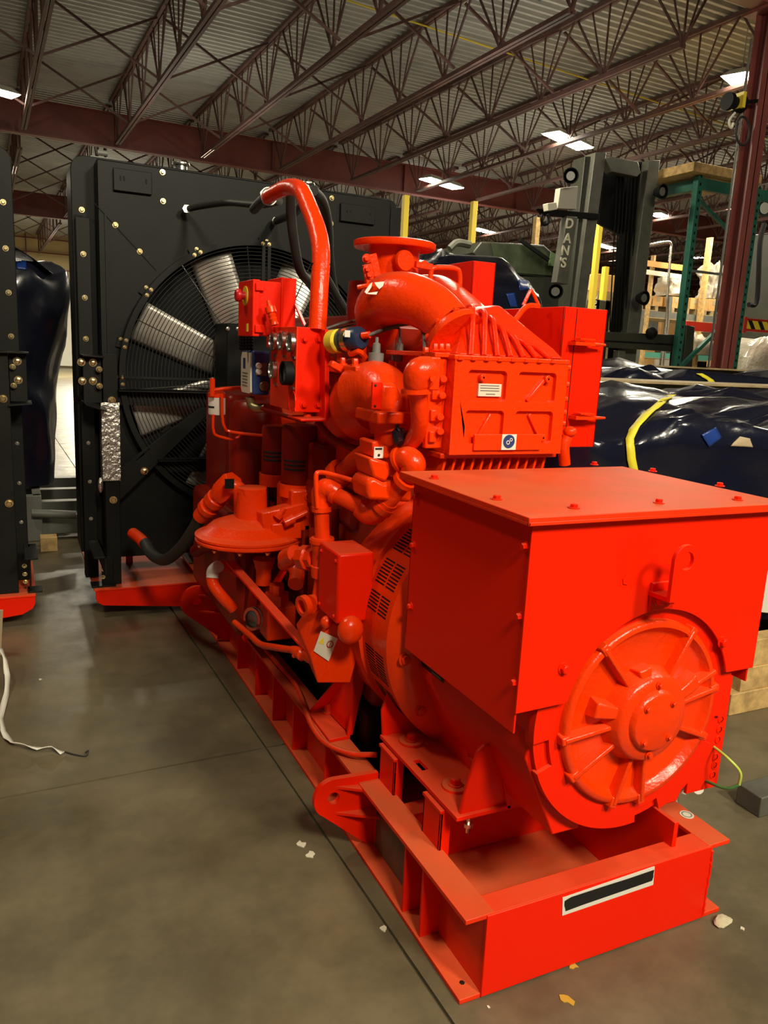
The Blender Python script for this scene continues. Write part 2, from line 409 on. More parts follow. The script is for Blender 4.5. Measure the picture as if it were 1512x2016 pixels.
# thin yellow conduit runs under the deck
for i, (a, b_, r, mm, lab) in enumerate(((B(-6, 9.0, 5.82), B(18, 11.5, 5.82), .012, YELLOW, 'thin yellow conduit running slantwise under the roof deck at the upper left'),
                         (B(4, 10.2, 4.95), B(12.5, 6.9, 4.95), .022, GREYP, 'grey conduit pipe running below the joists at the top right'),
                         (B(4.2, 10.5, 4.93), B(12.5, 7.2, 4.93), .022, GREYP, 'second grey conduit beside the first below the top right joists'))):
    if i: 
        a, b_ = (F(880, 60, 11.5), F(1180, -75, 7.6)) if i == 1 else (F(900, 75, 11.5), F(1215, -70, 7.6))
    tag(MB().tube([a, b_], r, 8, smooth=False).build('conduit', mm), lab, 'conduit')
# high bay lights
def highbay(c, label, two=True, yawr=.4):
    c = V(c); t = thing('high_bay_light', c, label, 'light', 'high bay lights')
    R_ = Matrix.Rotation(yawr, 3, 'Z')
    for s in ((-1, 1) if two else (0,)):
        def q(a, b_, d): return c+R_ @ V((a+s*.33, b_, d))
        m = MB(); m.hexa([q(-.27, -.17, 0), q(.27, -.17, 0), q(.27, .17, 0), q(-.27, .17, 0), q(-.16, -.09, .09), q(.16, -.09, .09), q(.16, .09, .09), q(-.16, .09, .09)])
        m.build('housing', WALLW, t, smooth=False)
        m = MB(); m.hexa([q(-.25, -.15, -.015), q(.25, -.15, -.015), q(.25, .15, -.015), q(-.25, .15, -.015), q(-.25, -.15, -.001), q(.25, -.15, -.001), q(.25, .15, -.001), q(-.25, .15, -.001)])
        m.build('lens', LAMP, t, smooth=False)
    MB().tube([c+V((0, 0, .09)), c+V((0, 0, .6))], .008, 6, smooth=False).build('hanger', STEEL, t)
for (px, py, z, lab, two) in ((1119, 277, 5.1, 'bright twin high bay light above the top of the forklift mast', 1), (870, 361, 5.1, 'bright twin high bay light to the left of the mast, above the yellow posts', 1),
        (955, 455, 5.1, 'twin high bay light low in the view beside the yellow post over the olive windshield', 1), (-2, 181, 5.1, 'glaring high bay light cut by the left edge of the view', 0),
        (1297, 423, 5.1, 'small single high bay light just right of the forklift mast', 0), (1188, 484, 5.1, 'high bay light seen through the gap in the forklift mast', 1),
        (1378, 508, 5.1, 'high bay light behind the green rack upright at right', 0), (1459, 157, 5.1, 'high bay light half hidden beside the top of the red column', 0)):
    highbay(Z(px, py, z), lab, two)

# ------------------------------------------------------------ the orange generator set
G = thing('generator_set', (1.315, 2.8, 0), 'bright orange gas engine generator set with black fan radiator, filling the view', 'generator')
SK0, SK1 = .892, 1.742          # outer edges of the skid beams
YE = 1.305                      # near end of the skid
# skid
def beam(x0, x1, xw, name):
    m = MB(); y1 = 4.9
    m.box(x0, x1, YE+.001, y1, 0, .013); m.box(x0, x1, YE+.001, y1, .215, .228); m.box(xw-.006, xw+.006, YE+.004, y1, .013, .215)
    return m.build(name, DIRTY, G, bevel=.002)
bl = beam(SK0, .972, .957, 'skid_beam'); br = beam(1.662, SK1, 1.677, 'skid_beam')
m = MB(); m.box(.949, 1.672, YE-.003, YE+.008, .004, .226); m.box(.96, 1.664, YE+.002, YE+.065, .214, .2265)
cm = m.build('end_crossmember', ORANGE, G, bevel=.002)
m = MB(); pts = [V((1.674+random.uniform(-.002, .002), YE-.002, .012+.2*i/26)) for i in range(27)]
m.tube(pts, [.0035+random.uniform(0, .0018) for _ in pts], 6, smooth=False); m.build('weld_bead', ORANGE, cm)
m = MB(); m.box(.965, 1.669, YE+.01, 4.5, .002, .012); m.build('skid_pan', DIRTY, G)
m = MB(); m.box(.965, 1.669, 1.79, 1.80, .012, .215); m.box(.965, 1.669, 1.74, 1.80, .205, .216); m.build('inner_crossmember', ORANGE, G, bevel=.002)
m = MB(); m.box(1.56, 1.575, 1.34, 1.80, .012, .3); m.build('gusset_plate', ORANGE, G, bevel=.002)
for y in (2.35, 3.1, 3.85): MB().box(.965, 1.669, y, y+.05, .012, .2).build('inner_crossmember', ORANGE, G)
# hole in the foot flange and end label
bolts(bl, [(.925, YE+.045, .0125)], (0, 0, 1), .007, .001, INK, 'bolt_hole')
a, b_, c, d = F(1108, 1768, YE-.005), F(1107, 1803, YE-.005), F(1286, 1742, YE-.005), F(1289, 1706, YE-.005)
m = MB(); m.prism([a, b_, c, d], (0, .002, 0)); lb = m.build('end_label', WHITE, cm, label='white label with its writing blacked out', smooth=False)
a, b_, c, d = F(1112, 1771, YE-.0065), F(1114, 1794, YE-.0065), F(1284, 1734, YE-.0065), F(1288, 1713, YE-.0065)
k = [a.lerp(b_, .15), a.lerp(b_, .5)+V((-.002, 0, 0)), a.lerp(b_, .8), b_, b_.lerp(c, .2)+V((0, 0, .001)), b_.lerp(c, .7), c, c.lerp(d, .35)+V((.002, 0, 0)), c.lerp(d, .6), d, d.lerp(a, .3)+V((0, 0, -.001)), d.lerp(a, .6), d.lerp(a, .93)]
MB().prism(k, (0, .0012, 0)).build('black_mark', INK, lb, smooth=False)
# round sticker on the right beam flange
p = Z(1352, 1604, .2285)
MB().lathe([(0, 0), (.02, 0), (.02, .001), (0, .001)], p, (0, 0, 1), 24).build('round_sticker', CREAM, br, smooth=False)
MB().lathe([(.012, 0), (.015, 0), (.015, .0014), (.012, .0014)], p, (0, 0, 1), 24).build('sticker_ring', GREYP, br, smooth=False)
# web stiffeners and the tall guide posts on the left beam
for y in (1.52, 1.62, 2.22, 2.55, 2.8, 3.05, 3.35, 3.75):
    m = MB(); m.prism([(SK0+.006, y, .013), (.955, y, .013), (.955, y, .215), (SK0+.006, y, .215)], (0, .009, 0)); m.build('web_stiffener', ORANGE, G, bevel=.001)
for y in (1.52, 2.0, 2.6): m = MB(); m.prism([(SK1-.006, y, .013), (1.68, y, .013), (1.68, y, .215), (SK1-.006, y, .215)], (0, .009, 0)); m.build('web_stiffener', ORANGE, G)
for y0, y1, zt in ((1.555, 1.65, .335), (1.83, 1.93, .335)):
    m = MB(); x0, x1 = .958, .99
    m.box(x0, x1, y0, y0+.008, .012, zt); m.box(x0, x1, y1-.008, y1, .012, zt); m.box(x0, x0+.008, y0, y1, .012, zt); m.box(x0-.004, x1+.004, y0-.002, y1+.002, zt, zt+.01)
    m.build('jacking_post', ORANGE, G, bevel=.002)
# web panel (grey-brown plate let into the left beam between the posts)
m = MB(); m.box(.943, .951, 1.67, 1.90, .02, .212); wp = m.build('web_plate', mat('stained_steel', (.11, .075, .045), .4, vary=.3, vscale=8), G, label='dull stained plate on the beam web')
m = MB(); m.lathe([(.013, 0), (.021, 0), (.021, .002), (.013, .002)], (.943, 1.80, .165), (-1, 0, 0), 20); m.build('stamped_mark', INK, wp)
# lifting lugs (plate with an eye, gusset ribs)
def lug(Y, cx, cz, R, hr, xin, th=.018):
    out = circ3((cx, Y, cz), R, n=22, a0=PI*.52, a1=PI*1.32)
    pts = out+[V((xin-.03, Y, .013)), V((xin, Y, .013)), V((xin, Y, cz+R*.9))]
    m = MB(); m.plate(pts, [circ3((cx, Y, cz), hr, n=20)], (0, th, 0))
    l = m.build('lifting_lug', ORANGE, G, bevel=.0015)
    for z0, z1 in ((cz-.055, cz-.07), (cz+.03, cz+.015)):
        m = MB(); m.prism([(cx+.005, Y, z0), (xin, Y, z1), (xin, Y-.055, z1-.002)], (0, 0, .008)); m.build('lug_rib', ORANGE, l)
Yl = 1.93
c = F(657, 1572, Yl); lug(Yl, c.x, c.z, .062, .019, .957)
Yl = 3.72
c = F(388, 1185, Yl); lug(Yl, c.x, c.z, .082, .022, .957)
# radiator foot: plate, tapered front gusset, tabs
m = MB(); m.box(.355, 2.25, 4.27, 5.4, .155, .167); fp = m.build('radiator_foot_plate', DIRTY, G, bevel=.002)
m = MB(); Y = 4.275
m.prism([(.362, Y, .155), (.362, Y, .115), (.372, Y, .09), (.40, Y, .072), (.95, Y, .012), (.95, Y, .155)], (0, .012, 0)); m.build('foot_gusset', ORANGE, G, bevel=.002); m = MB()
m.prism([(2.24, Y, .155), (2.24, Y, .115), (2.2, Y, .072), (1.69, Y, .012), (1.69, Y, .155)], (0, .012, 0)); m.build('foot_gusset', ORANGE, G, bevel=.002)
for (px, pb, pt_, wd) in ((255, 1109, 1047, .04), (370, 1098, 1052, .04)):
    p0 = Z(px, pb, .167); h = F(px, pt_, p0.y).z
    MB().box(p0.x-wd/2, p0.x+wd/2, p0.y, p0.y+.01, .167, h).build('foot_tab', ORANGE, fp, bevel=.001)

# alternator drum, end bell
AX, AZ = 1.32, .69
m = MB()
m.lathe([(.0, 0), (.297, 0), (.297, .03), (.288, .035), (.288, .56), (.30, .57), (.30, .60)], (AX, 1.295, AZ), (0, 1, 0), 64); dr = m.build('alternator_drum', ORANGE, G)
m = MB()     # octagonal belly plate under the drum, flattening the silhouette to the feet
for s in (-1, 1):
    m.prism([(AX+s*.285, 1.31, AZ-.02), (AX+s*.30, 1.31, AZ-.08), (AX+s*.2, 1.31, AZ-.3), (AX+s*.12, 1.31, AZ-.3), (AX+s*.12, 1.31, AZ-.2)], (0, .56, 0))
m.build('drum_side_plate', ORANGE, G, bevel=.004)
YB = 1.275
m = MB()
def ringplate(m, r1, r0, y0, th, gaps):   # flat ring with notches at its rim
    a = 0; N = 120
    for i in range(N):
        t0, t1 = 2*PI*i/N, 2*PI*(i+1)/N; tm = math.degrees((t0+t1)/2) % 360
        ro = r1
        for g0, g1, gr in gaps:
            if g0 <= tm <= g1: ro = gr
        P = lambda rr, t, y: V((AX+rr*math.cos(t), y, AZ+rr*math.sin(t)))
        m.hexa([P(r0, t0, y0), P(ro, t0, y0), P(ro, t1, y0), P(r0, t1, y0), P(r0, t0, y0+th), P(ro, t0, y0+th), P(ro, t1, y0+th), P(r0, t1, y0+th)])
ringplate(m, .304, .225, YB+.008, .02, [(186, 201, .262), (275, 291, .268), (334, 348, .268)])
m.build('bell_flange', ORANGE, G)
m = MB()
m.lathe([(.234, .02), (.232, -.004), (.226, -.010), (.216, -.010), (.205, .004), (.198, .010), (.12, .004), (.112, -.014), (.104, -.034), (.098, -.040), (.076, -.042), (.074, -.046), (.070, -.054), (.066, -.056), (0, -.056)], (AX, YB, AZ), (0, 1, 0), 96)
bell = m.build('end_bell', CAST, G, angle=50)
def radial(m, ang, ri, ro, wi, wo, yi, yo, h=.014):   # rib on the bell: from radius ri to ro
    a = math.radians(ang); e = V((math.cos(a), 0, math.sin(a))); t = V((-math.sin(a), 0, math.cos(a))); c = V((AX, YB, AZ))
    def q(r_, w_, y): return c+e*r_+t*w_+V((0, y, 0))
    m.hexa([q(ri, -wi, .012), q(ri, wi, .012), q(ro, wo, .012), q(ro, -wo, .012), q(ri, -wi*.7, yi), q(ri, wi*.7, yi), q(ro, wo*.7, yo), q(ro, -wo*.7, yo)])
m = MB()
for ang in (57, 128, 187, 213, 254, 276, 8, 336, 20): radial(m, ang, .09, .232, .008, .008, -.022, -.016)
m.build('bell_rib', CAST, bell, bevel=.003)
for ang in (166, 102, 24, 60):
    if ang in (166, 24, 102): 
        m = MB(); radial(m, ang, .09, .165 if ang != 102 else .125, .018, .026, -.03, -.024); m.build('bell_lug', CAST, bell, bevel=.004)
for ang in (57, 128, 187, 213, 254, 276, 8, 336):
    m = MB(); radial(m, ang, .212, .24, .014, .014, -.014, -.014); m.build('bell_rim_pad', CAST, bell, bevel=.003)
bolts(bell, [V((AX+.058*math.cos(t), YB-.0565, AZ+.058*math.sin(t))) for t in (math.radians(d) for d in (48, 135, 228, 312))], (0, -1, 0), .006, .005, CAST)
bolts(bell, [V((AX+.088*math.cos(t), YB-.042, AZ+.088*math.sin(t))) for t in (math.radians(d) for d in (88, 268))], (0, -1, 0), .007, .006, CAST)

# terminal box: side panels, front panel with an arc cut out, lid
bx0, bx1, by0, by1, bz0, bz1 = .948, 1.672, 1.27, 1.80, .76, 1.168
m = MB(); m.box(bx0+.004, bx0+.01, by0+.004, by1, .70, bz1); m.box(bx1-.01, bx1-.004, by0+.004, by1, .72, bz1); m.box(bx0+.004, bx1-.004, by1-.006, by1, .74, bz1)
tb = m.build('terminal_box', ORANGE, G, bevel=.002)
arc = circ3((AX+.012, by0, AZ+.005), .254, n=30, a0=math.radians(15), a1=math.radians(165))
pts = [V((bx1, by0, bz1)), V((bx0, by0, bz1)), V((bx0, by0, bz0-.008)), V((AX-.24, by0, bz0-.004))]+arc[::-1]+[V((AX+.262, by0, bz0)), V((bx1, by0, bz0))]
m = MB(); m.plate(pts, [], (0, -.005, 0)); fpn = m.build('front_panel', ORANGE, tb, bevel=.001)
m = MB(); lx0, lx1, ly0, ly1 = .922, 1.69, 1.243, 1.83
m.box(lx0, lx1, ly0, ly1, 1.178, 1.19); m.box(lx0, lx0+.006, ly0, ly1, 1.171, 1.18); m.box(lx0, lx1, ly0, ly0+.006, 1.171, 1.18)
lid = m.build('box_lid', DIRTY, tb, bevel=.002)
bolts(lid, [Z(px, py, 1.1905) for px, py in ((978, 983), (1130, 1000), (1297, 990), (1452, 984), (1417, 957), (1285, 928), (1170, 915), (855, 942))], (0, 0, 1), .009, .006)
bolts(tb, [X(px, py, bx0+.004) for px, py in ((1036, 1076), (1025, 1214), (1015, 1344), (822, 978), (815, 1074), (809, 1194))], (-1, 0, 0), .008, .007)
bolts(fpn, [F(px, py, by0-.005) for px, py in ((1109, 1316), (1421, 1264))], (0, -1, 0), .010, .008)
bolts(fpn, [F(1233, 1141, by0-.005)], (0, -1, 0), .013, .002, name='plug')
# lifting eye on the front panel
lc = F(1305, 1188, by0-.006)
m = MB(); m.box(lc.x-.045, lc.x+.025, by0-.014, by0-.005, lc.z-.012, lc.z+.055); le = m.build('lifting_eye', ORANGE, fpn, bevel=.002)
ez = lc.z+.036; ye = by0-.085
ecx, ecz = lc.x-.028, ez+.088
m = MB(); m.hexa([(lc.x-.047, by0-.003, ez-.012), (lc.x+.03, by0-.003, ez-.012), (ecx+.036, ye+.004, ez-.004), (ecx-.036, ye+.004, ez-.004),
        (lc.x-.047, by0-.003, ez-.002), (lc.x+.03, by0-.003, ez-.002), (ecx+.036, ye+.004, ez+.006), (ecx-.036, ye+.004, ez+.006)]); m.build('eye_arm', ORANGE, le)
pts = [V((ecx-.036, ye, ez-.004)), V((ecx+.036, ye, ez-.004))]+circ3((ecx, ye, ecz), .036, n=18, a0=-.1, a1=PI+.1)
m = MB(); m.plate(pts, [circ3((ecx, ye, ecz), .02, n=20)], (0, .01, 0)); m.build('eye_plate', ORANGE, le, bevel=.002)
bolts(le, [V((lc.x-.026, by0-.014, lc.z+.014)), V((lc.x+.008, by0-.014, lc.z+.014))], (0, -1, 0), .010, .010)

# fan cover band with slots, adapter ring
m = MB(); RB = .392
m.lathe([(.30, -.04), (.34, -.045), (.36, -.035), (RB-.008, -.01), (RB, 0), (RB, .17), (RB+.012, .172), (RB+.012, .19), (.30, .19)], (AX, 1.865, AZ), (0, 1, 0), 96)
fc = m.build('fan_cover', CAST, G, angle=35)
m = MB()
for bank in ((100, 112), (116, 128), (132, 144), (148, 160), (163, 171), (188, 203), (207, 222)):
    a = bank[0]
    while a < bank[1]:
        t = math.radians(a); e = V((math.cos(t), 0, math.sin(t))); c = V((AX, 0, AZ))+e*(RB+.0006); f = V((-math.sin(t), 0, math.cos(t)))
        for ya, yb in ((1.89, 1.945), (1.955, 2.015)):
            m.hexa([c+V((0, ya, 0))-f*.0022-e*.003, c+V((0, yb, 0))-f*.0022-e*.003, c+V((0, yb, 0))+f*.0022-e*.003, c+V((0, ya, 0))+f*.0022-e*.003,
                    c+V((0, ya, 0))-f*.0022, c+V((0, yb, 0))-f*.0022, c+V((0, yb, 0))+f*.0022, c+V((0, ya, 0))+f*.0022])
        a += 1.5
sl = m.build('vent_slots', BLACKM, fc, smooth=False); sl['kind'] = 'stuff'
bolts(fc, [V((AX+.352*math.cos(t), 1.826, AZ+.352*math.sin(t))) for t in (math.radians(d) for d in (186, 215, 245, 150))], (0, -1, 0), .014, .008, CAST)
# rating plate stuck on the drum side
a = [X(px, py, AX-.303) for px, py in ((785, 1172), (806, 1188), (812, 1300), (786, 1268))]
m = MB(); 
m = MB()
def drump(t, y, rr=.291): t = math.radians(t); return V((AX+rr*math.cos(t), y, AZ+rr*math.sin(t)))
m.grid(lambda u, v: drump(176+u*26, 1.70+v*.13, .302), 12, 1); rp = m.build('rating_plate', INK, dr, solid=.001)
m = MB()
for k in range(9): m.grid(lambda u, v, k=k: drump(178+k*2.4+u*1.0, 1.71+v*(.05 if k % 3 else .1), .3035), 2, 1)
m.build('plate_print', GREYP, rp)
# alternator feet: bent plates with slots, on rubber-washered bolts
m = MB()
def hole(c, e, f, a, b_): return [V(c)+V(e)*x+V(f)*y for x, y in ((-a, -b_), (a, -b_), (a, b_), (-a, b_))]
y0, y1 = 1.49, 1.95
m.plate([(.965, y0, .350), (1.13, y0, .350), (1.13, y1, .350), (.965, y1, .350)], [hole((1.0, 1.75, .350), (1, 0, 0), (0, 1, 0), .010, .028)], (0, 0, .012))
m.plate([(1.118, y0, .352), (1.118, y1, .352), (1.09, y1, .55), (1.07, y0, .55)], [hole((1.108, 1.84, .44), (0, 1, 0), (-.1, 0, 1), .03, .014), hole((1.108, 1.63, .41), (0, 1, 0), (-.1, 0, 1), .05, .008), hole((1.10, 1.66, .46), (0, 1, 0), (-.1, 0, 1), .04, .006)], (.012, 0, 0))
ft = m.build('mounting_foot', ORANGE, G, bevel=.002)
q = [F(px, py, 1.50) for px, py in ((905, 1608), (914, 1572), (940, 1482), (956, 1467), (985, 1468), (1080, 1540), (1085, 1572))]
m = MB(); m.plate(q, [[F(px, py, 1.50) for px, py in ((998, 1503), (1025, 1530), (1015, 1536), (990, 1520))]], (0, .012, 0)); m.build('foot_end_plate', ORANGE, ft, bevel=.003)
q = [F(px, py, 1.94) for px, py in ((754, 1452), (752, 1400), (762, 1372), (782, 1332), (800, 1330), (870, 1400), (870, 1455))]
m = MB(); m.prism(q, (0, .012, 0)); m.build('foot_end_plate', ORANGE, ft, bevel=.003)
bolts(ft, [(1.033, 1.875, .370), (1.033, 1.615, .370)], (0, 0, 1), .014, .012)
for y in (1.875, 1.615): MB().lathe([(0, 0), (.036, 0), (.036, .008), (0, .008)], (1.033, y, .362), (0, 0, 1), 28).build('washer', DIRTY, ft)
MB().box(1.0, 1.66, 1.52, 1.56, .325, .350).build('foot_cross_angle', ORANGE, G, bevel=.002)
m = MB(); p = F(922, 1618, 1.52); m.tube([p+V((0, 0, -.03)), p+V((0, 0, .03))], .006, 8, smooth=False); m.lathe([(0, 0), (.013, 0), (.013, .01), (0, .01)], p+V((0, 0, -.012)), (0, 0, 1), 12); m.build('mounting_stud', STEEL, ft)
m = MB(); m.box(1.52, 1.65, y0, y1, .352, .366); m.prism([(1.53, y0, .36), (1.62, y0, .36), (1.6, y0, .5), (1.55, y0, .52), (1.42, y0, .42), (1.42, y0, .36)], (0, .012, 0)); m.build('mounting_foot', ORANGE, G, bevel=.002)
# cover hanging at the far right side of the drum, with ventilation dimples
m = MB(); m.box(1.702, 1.715, 1.36, 1.62, .37, .80); sg = m.build('side_guard', ORANGE, G, bevel=.002)
for i, (px, py) in enumerate(((1419, 1416), (1416, 1436), (1413, 1456), (1408, 1490), (1406, 1506), (1403, 1525))):
    p_ = F(px, py, 1.352); MB().lathe([(.008, 0), (.011, 0), (.011, .002), (.008, .002)], p_, (0, -1, 0), 16).build('punched_ring', ORANGE, sg)
MB().box(1.60, 1.715, 1.352, 1.362, .37, .80).build('guard_flange', ORANGE, sg, bevel=.001)
# green and yellow earth wire looping out at the right
w = [F(1402, 1468, 1.36), F(1432, 1492, 1.30), F(1457, 1520, 1.27), F(1455, 1545, 1.27), F(1430, 1552, 1.29), F(1395, 1540, 1.34), F(1365, 1528, 1.42)]
ew = MB().tube(w[:4], .004, 10).build('earth_wire', YWIRE, G, label='yellow and green earth wire')
MB().tube(w[3:], .0042, 10).build('wire_end', GREENW, ew)
m = MB(); m.tube([F(1375, 1553, 1.6), F(1350, 1535, 1.7), F(1340, 1560, 1.7)], .018, 10); m.build('cable_wrap', WHITE, G)
m = MB(); m.tube([F(1328, 1562, 1.75), F(1330, 1580, 1.75)], .012, 8, smooth=False); m.build('levelling_stud', STEEL, G)

# flywheel housing and its side box, engine foot
m = MB(); m.lathe([(.30, 0), (.40, 0), (.405, .02), (.405, .1), (.36, .2), (.3, .25), (0, .25)], (AX, 2.06, AZ), (0, 1, 0), 64); m.build('flywheel_housing', CAST, G)
jb = [X(640, 1080, .80), X(668, 1092, .80)]
Yj = 2.02
p0, p1 = F(667, 1095, Yj), F(708, 1225, Yj)
m = MB(); m.box(p0.x, p0.x+.115, Yj, Yj+.16, p1.z+.0, p0.z+.005); jbx = m.build('junction_box', ORANGE, G, bevel=.008)
bolts(jbx, [V((p0.x, y, z)) for y in (Yj+.02, Yj+.14) for z in (p0.z-.02, p1.z+.02)], (-1, 0, 0), .005, .003)
MB().ball(F(690, 1240, 2.0), .04, (1, .8, 1.1)).build('housing_bulge', CAST, G)
# starter-side guard box with warning sticker
a = F(640, 1200, 2.3)
m = MB(); q0 = [F(px, py, 2.10) for px, py in ((655, 1225), (712, 1262), (690, 1345), (625, 1345), (610, 1290))]
m.prism(q0, (.03, .22, .02)); gb = m.build('ring_gear_cover', CAST, G, bevel=.004)
st = [F(px, py, 2.095) for px, py in ((632, 1243), (665, 1257), (647, 1302), (618, 1282))]
s_ = MB().prism(st, (0, .003, 0)).build('warning_sticker', CREAM, gb, smooth=False, label='white sticker with a yellow warning triangle')
c0 = st[0].lerp(st[2], .35)
ex = (st[1]-st[0]).normalized(); ez_ = (st[0]-st[3]).normalized()
MB().prism([c0-ex*.017-ez_*.008+V((0, -.001, 0)), c0+ex*.003-ez_*.008+V((0, -.001, 0)), c0-ex*.007+ez_*.013+V((0, -.001, 0))], (0, .001, 0)).build('warning_triangle', YELLOW, s_, smooth=False)
c1 = st[1].lerp(st[3], .4)+V((0, -.001, 0))
m = MB(); m.lathe([(.009, 0), (.0115, 0), (.0115, .001), (.009, .001)], c1+ex*.006, (0, -1, 0), 20); m.bar(c1+ex*.006-ez_*.008, c1+ex*.006+ez_*.008, .002, .001); m.build('prohibition_sign', RED, s_)
MB().ball(F(642, 1225, 2.1), .018, (1, 1, 1.1)).build('cap_nut', CAST, gb)
# engine rear foot: sloping gusseted bracket on the skid flange
fy = Z(648, 1415, .235)
m = MB(); m.prism([F(px, py, 2.0) for px, py in ((607, 1400), (650, 1455), (690, 1450), (650, 1398))], (0, 0, .012))
y0 = 1.98
bp = [Z(px, py, .24) for px, py in ((608, 1403), (648, 1456), (690, 1448), (640, 1396))]
m = MB(); m.prism(bp, (0, 0, -.012)); ef = m.build('engine_foot', ORANGE, G, bevel=.002)
m = MB()
t0, t1 = F(690, 1318, 2.16), F(722, 1300, 2.2)
m.prism([bp[0], bp[3], t0+V((.01, 0, 0)), t0-V((.02, 0, 0))], (.004, .012, 0)); m.build('foot_back_rib', ORANGE, ef, bevel=.002)
m = MB(); m.prism([bp[2], bp[2]+V((-.012, .0, 0)), t1+V((-.02, .02, 0)), t1+V((.01, .0, 0))], (.0, .012, 0)); m.prism([bp[3], bp[2], t1, t0], (.008, 0, 0)); m.build('foot_side_rib', ORANGE, ef, bevel=.002)
bolts(ef, [Z(645, 1403, .241)], (0, 0, 1), .012, .022, DIRTY)
# cable laid along the flange
m = MB(); m.tube([Z(503, 1255, .24), Z(545, 1305, .24), Z(580, 1345, .24), Z(598, 1385, .245), Z(612, 1425, .25), Z(640, 1462, .25), Z(690, 1483, .25), Z(742, 1486, .26)], .009, 10)
m.build('armoured_cable', DIRTY, G)
# sump in flat black: the gap's shade is put into its colour
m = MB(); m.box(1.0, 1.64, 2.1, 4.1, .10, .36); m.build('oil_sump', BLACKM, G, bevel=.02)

# ------------------------------------------------------------ radiator, fan and guard (part of the generator set)
YS = 4.42; FX, FZ, FR = 1.27, 1.305, .758
sx0, sx1, szt, szb = .432, 2.075, 2.375, .30
def radiator_core(x0, x1, y0, par, zt=2.415):
    m = MB(); r = .07
    out = [V((x0, y0, .30)), V((x1, y0, .30))]+circ3((x1-r, y0, zt-r), r, n=7, a0=0, a1=PI/2)+circ3((x0+r, y0, zt-r), r, n=7, a0=PI/2, a1=PI)
    m.prism(out, (0, .30, 0)); return m.build('radiator_core', BLACK, par, bevel=.004)
core = radiator_core(.318, 2.20, 4.58, G)
m = MB(); m.box(.33, .40, 4.50, 4.58, .17, 2.10); m.build('core_side_channel', BLACK, core, bevel=.003)
m = MB(); m.box(2.115, 2.185, 4.50, 4.58, .17, 2.36); m.build('core_side_channel', BLACK, core, bevel=.003)
m = MB()
out = [V((sx0, YS, szb)), V((sx1, YS, szb)), V((sx1, YS, szt)), V((sx0, YS, szt))]
m.plate(out, [circ3((FX, YS, FZ), FR-.015, n=72)], (0, .008, 0))
m.box(sx0, sx0+.006, YS, YS+.15, szb, szt); m.box(sx1-.006, sx1, YS, YS+.15, szb, szt); m.box(sx0, sx1, YS, YS+.15, szt-.006, szt)
sh = m.build('fan_shroud', BLACK, G, bevel=.002)
MB().box(sx0+.02, sx1-.02, 4.565, 4.575, .3, 2.3).build('core_face', BLACKM, core)
def at(p, Y=YS): return F(p[0], p[1], Y)
# seams and pocket plates
m = MB()
m.bar(at((184, 398))+V((0, -.001, 0)), at((308, 533))+V((0, -.001, 0)), .003, .007, (0, 1, 0)); m.build('seam_strip', BLACKM, sh)
MB().bar(V((sx0+.035, YS-.003, szb)), V((sx0+.035, YS-.003, 2.12)), .012, .008).build('folded_edge', BLACK, sh)
for a, b_ in (((222, 331), (298, 385)), ((669, 400), (735, 444))):
    p0, p1 = at(a), at((b_[0], b_[1])); m = MB(); m.box(p0.x, p1.x, YS-.022, YS, p1.z, p0.z); pk = m.build('pocket_cover', BLACK, sh, bevel=.003)
    m = MB()
    for t in (.18, .27, .85): m.box(p0.x+(p1.x-p0.x)*t-.004, p0.x+(p1.x-p0.x)*t+.004, YS-.024, YS-.021, p1.z+.05, p0.z-.035)
    m.build('pocket_slots', BLACKM, pk)
bolts(sh, [at(p) for p in ((227, 443), (275, 495), (320, 339), (321, 396), (653, 390), (652, 440))], (0, -1, 0), .010, .009, BRASS)
bolts(core, [F(px, py, 4.5) for px, py in ((161, 413), (164, 500), (167, 586), (169, 667))], (0, -1, 0), .010, .008, BRASS)
bolts(core, [F(px, py, 4.5) for px, py in ((174, 872), (177, 948), (179, 1021))], (0, -1, 0), .007, .006, STEEL)
for px in (357, 604):
    p = F(px, 334 if px < 400 else 372, 4.62); m = MB(); m.cyl(p+V((0, 0, -.03)), p+V((0, 0, .02)), .032); m.lathe([(0, 0), (.045, 0), (.047, .006), (.045, .014), (0, .016)], p+V((0, 0, .02)), (0, 0, 1), 28); m.build('filler_cap', STEEL, core)
m = MB(); p = F(192, 300, 4.7); m.box(p.x-.04, p.x+.05, 4.66, 4.72, 2.41, 2.435); m.cyl(p, p+V((.05, 0, .0)), .014); m.build('core_top_bracket', GREYP, core)
m = MB(); m.box(.345, .36, 4.498, 4.503, 2.2, 2.24); m.box(.37, .385, 4.498, 4.503, 2.2, 2.24)
# front legs, side brackets, beams
lx0, lx1 = F(205, 900, 4.36).x, F(234, 900, 4.36).x
def leg(x0, x1, par):
    return MB().box(x0, x1, 4.34, 4.42, .167, 1.42).build('radiator_leg', BLACK, par, bevel=.004)
lg = leg(lx0, lx1, G); leg(2.02, 2.10, G)
bolts(lg, [F(px, py, 4.34) for px, py in ((220, 788), (223, 984))], (0, -1, 0), .014, .012, BRASS)
m = MB(); m.box(.335, .425, 4.36, 4.37, 1.16, 1.40); m.prism([(.33, 4.30, 1.40), (.43, 4.30, 1.395), (.47, 4.5, 1.40), (.33, 4.5, 1.40)], (0, 0, .008)); m.prism([(.34, 4.30, 1.15), (.44, 4.26, 1.12), (.44, 4.45, 1.16), (.33, 4.45, 1.16)], (0, 0, .008)); sb = m.build('side_bracket', BLACK, G, bevel=.002)
bolts(sb, [F(px, py, 4.36) for px, py in ((160, 713), (162, 750), (183, 714), (183, 750))], (0, -1, 0), .014, .008, BRASS)
bolts(sb, [F(px, py, 4.33) for px, py in ((195, 727), (196, 760))], (0, -1, 0), .011, .014, BRASS)
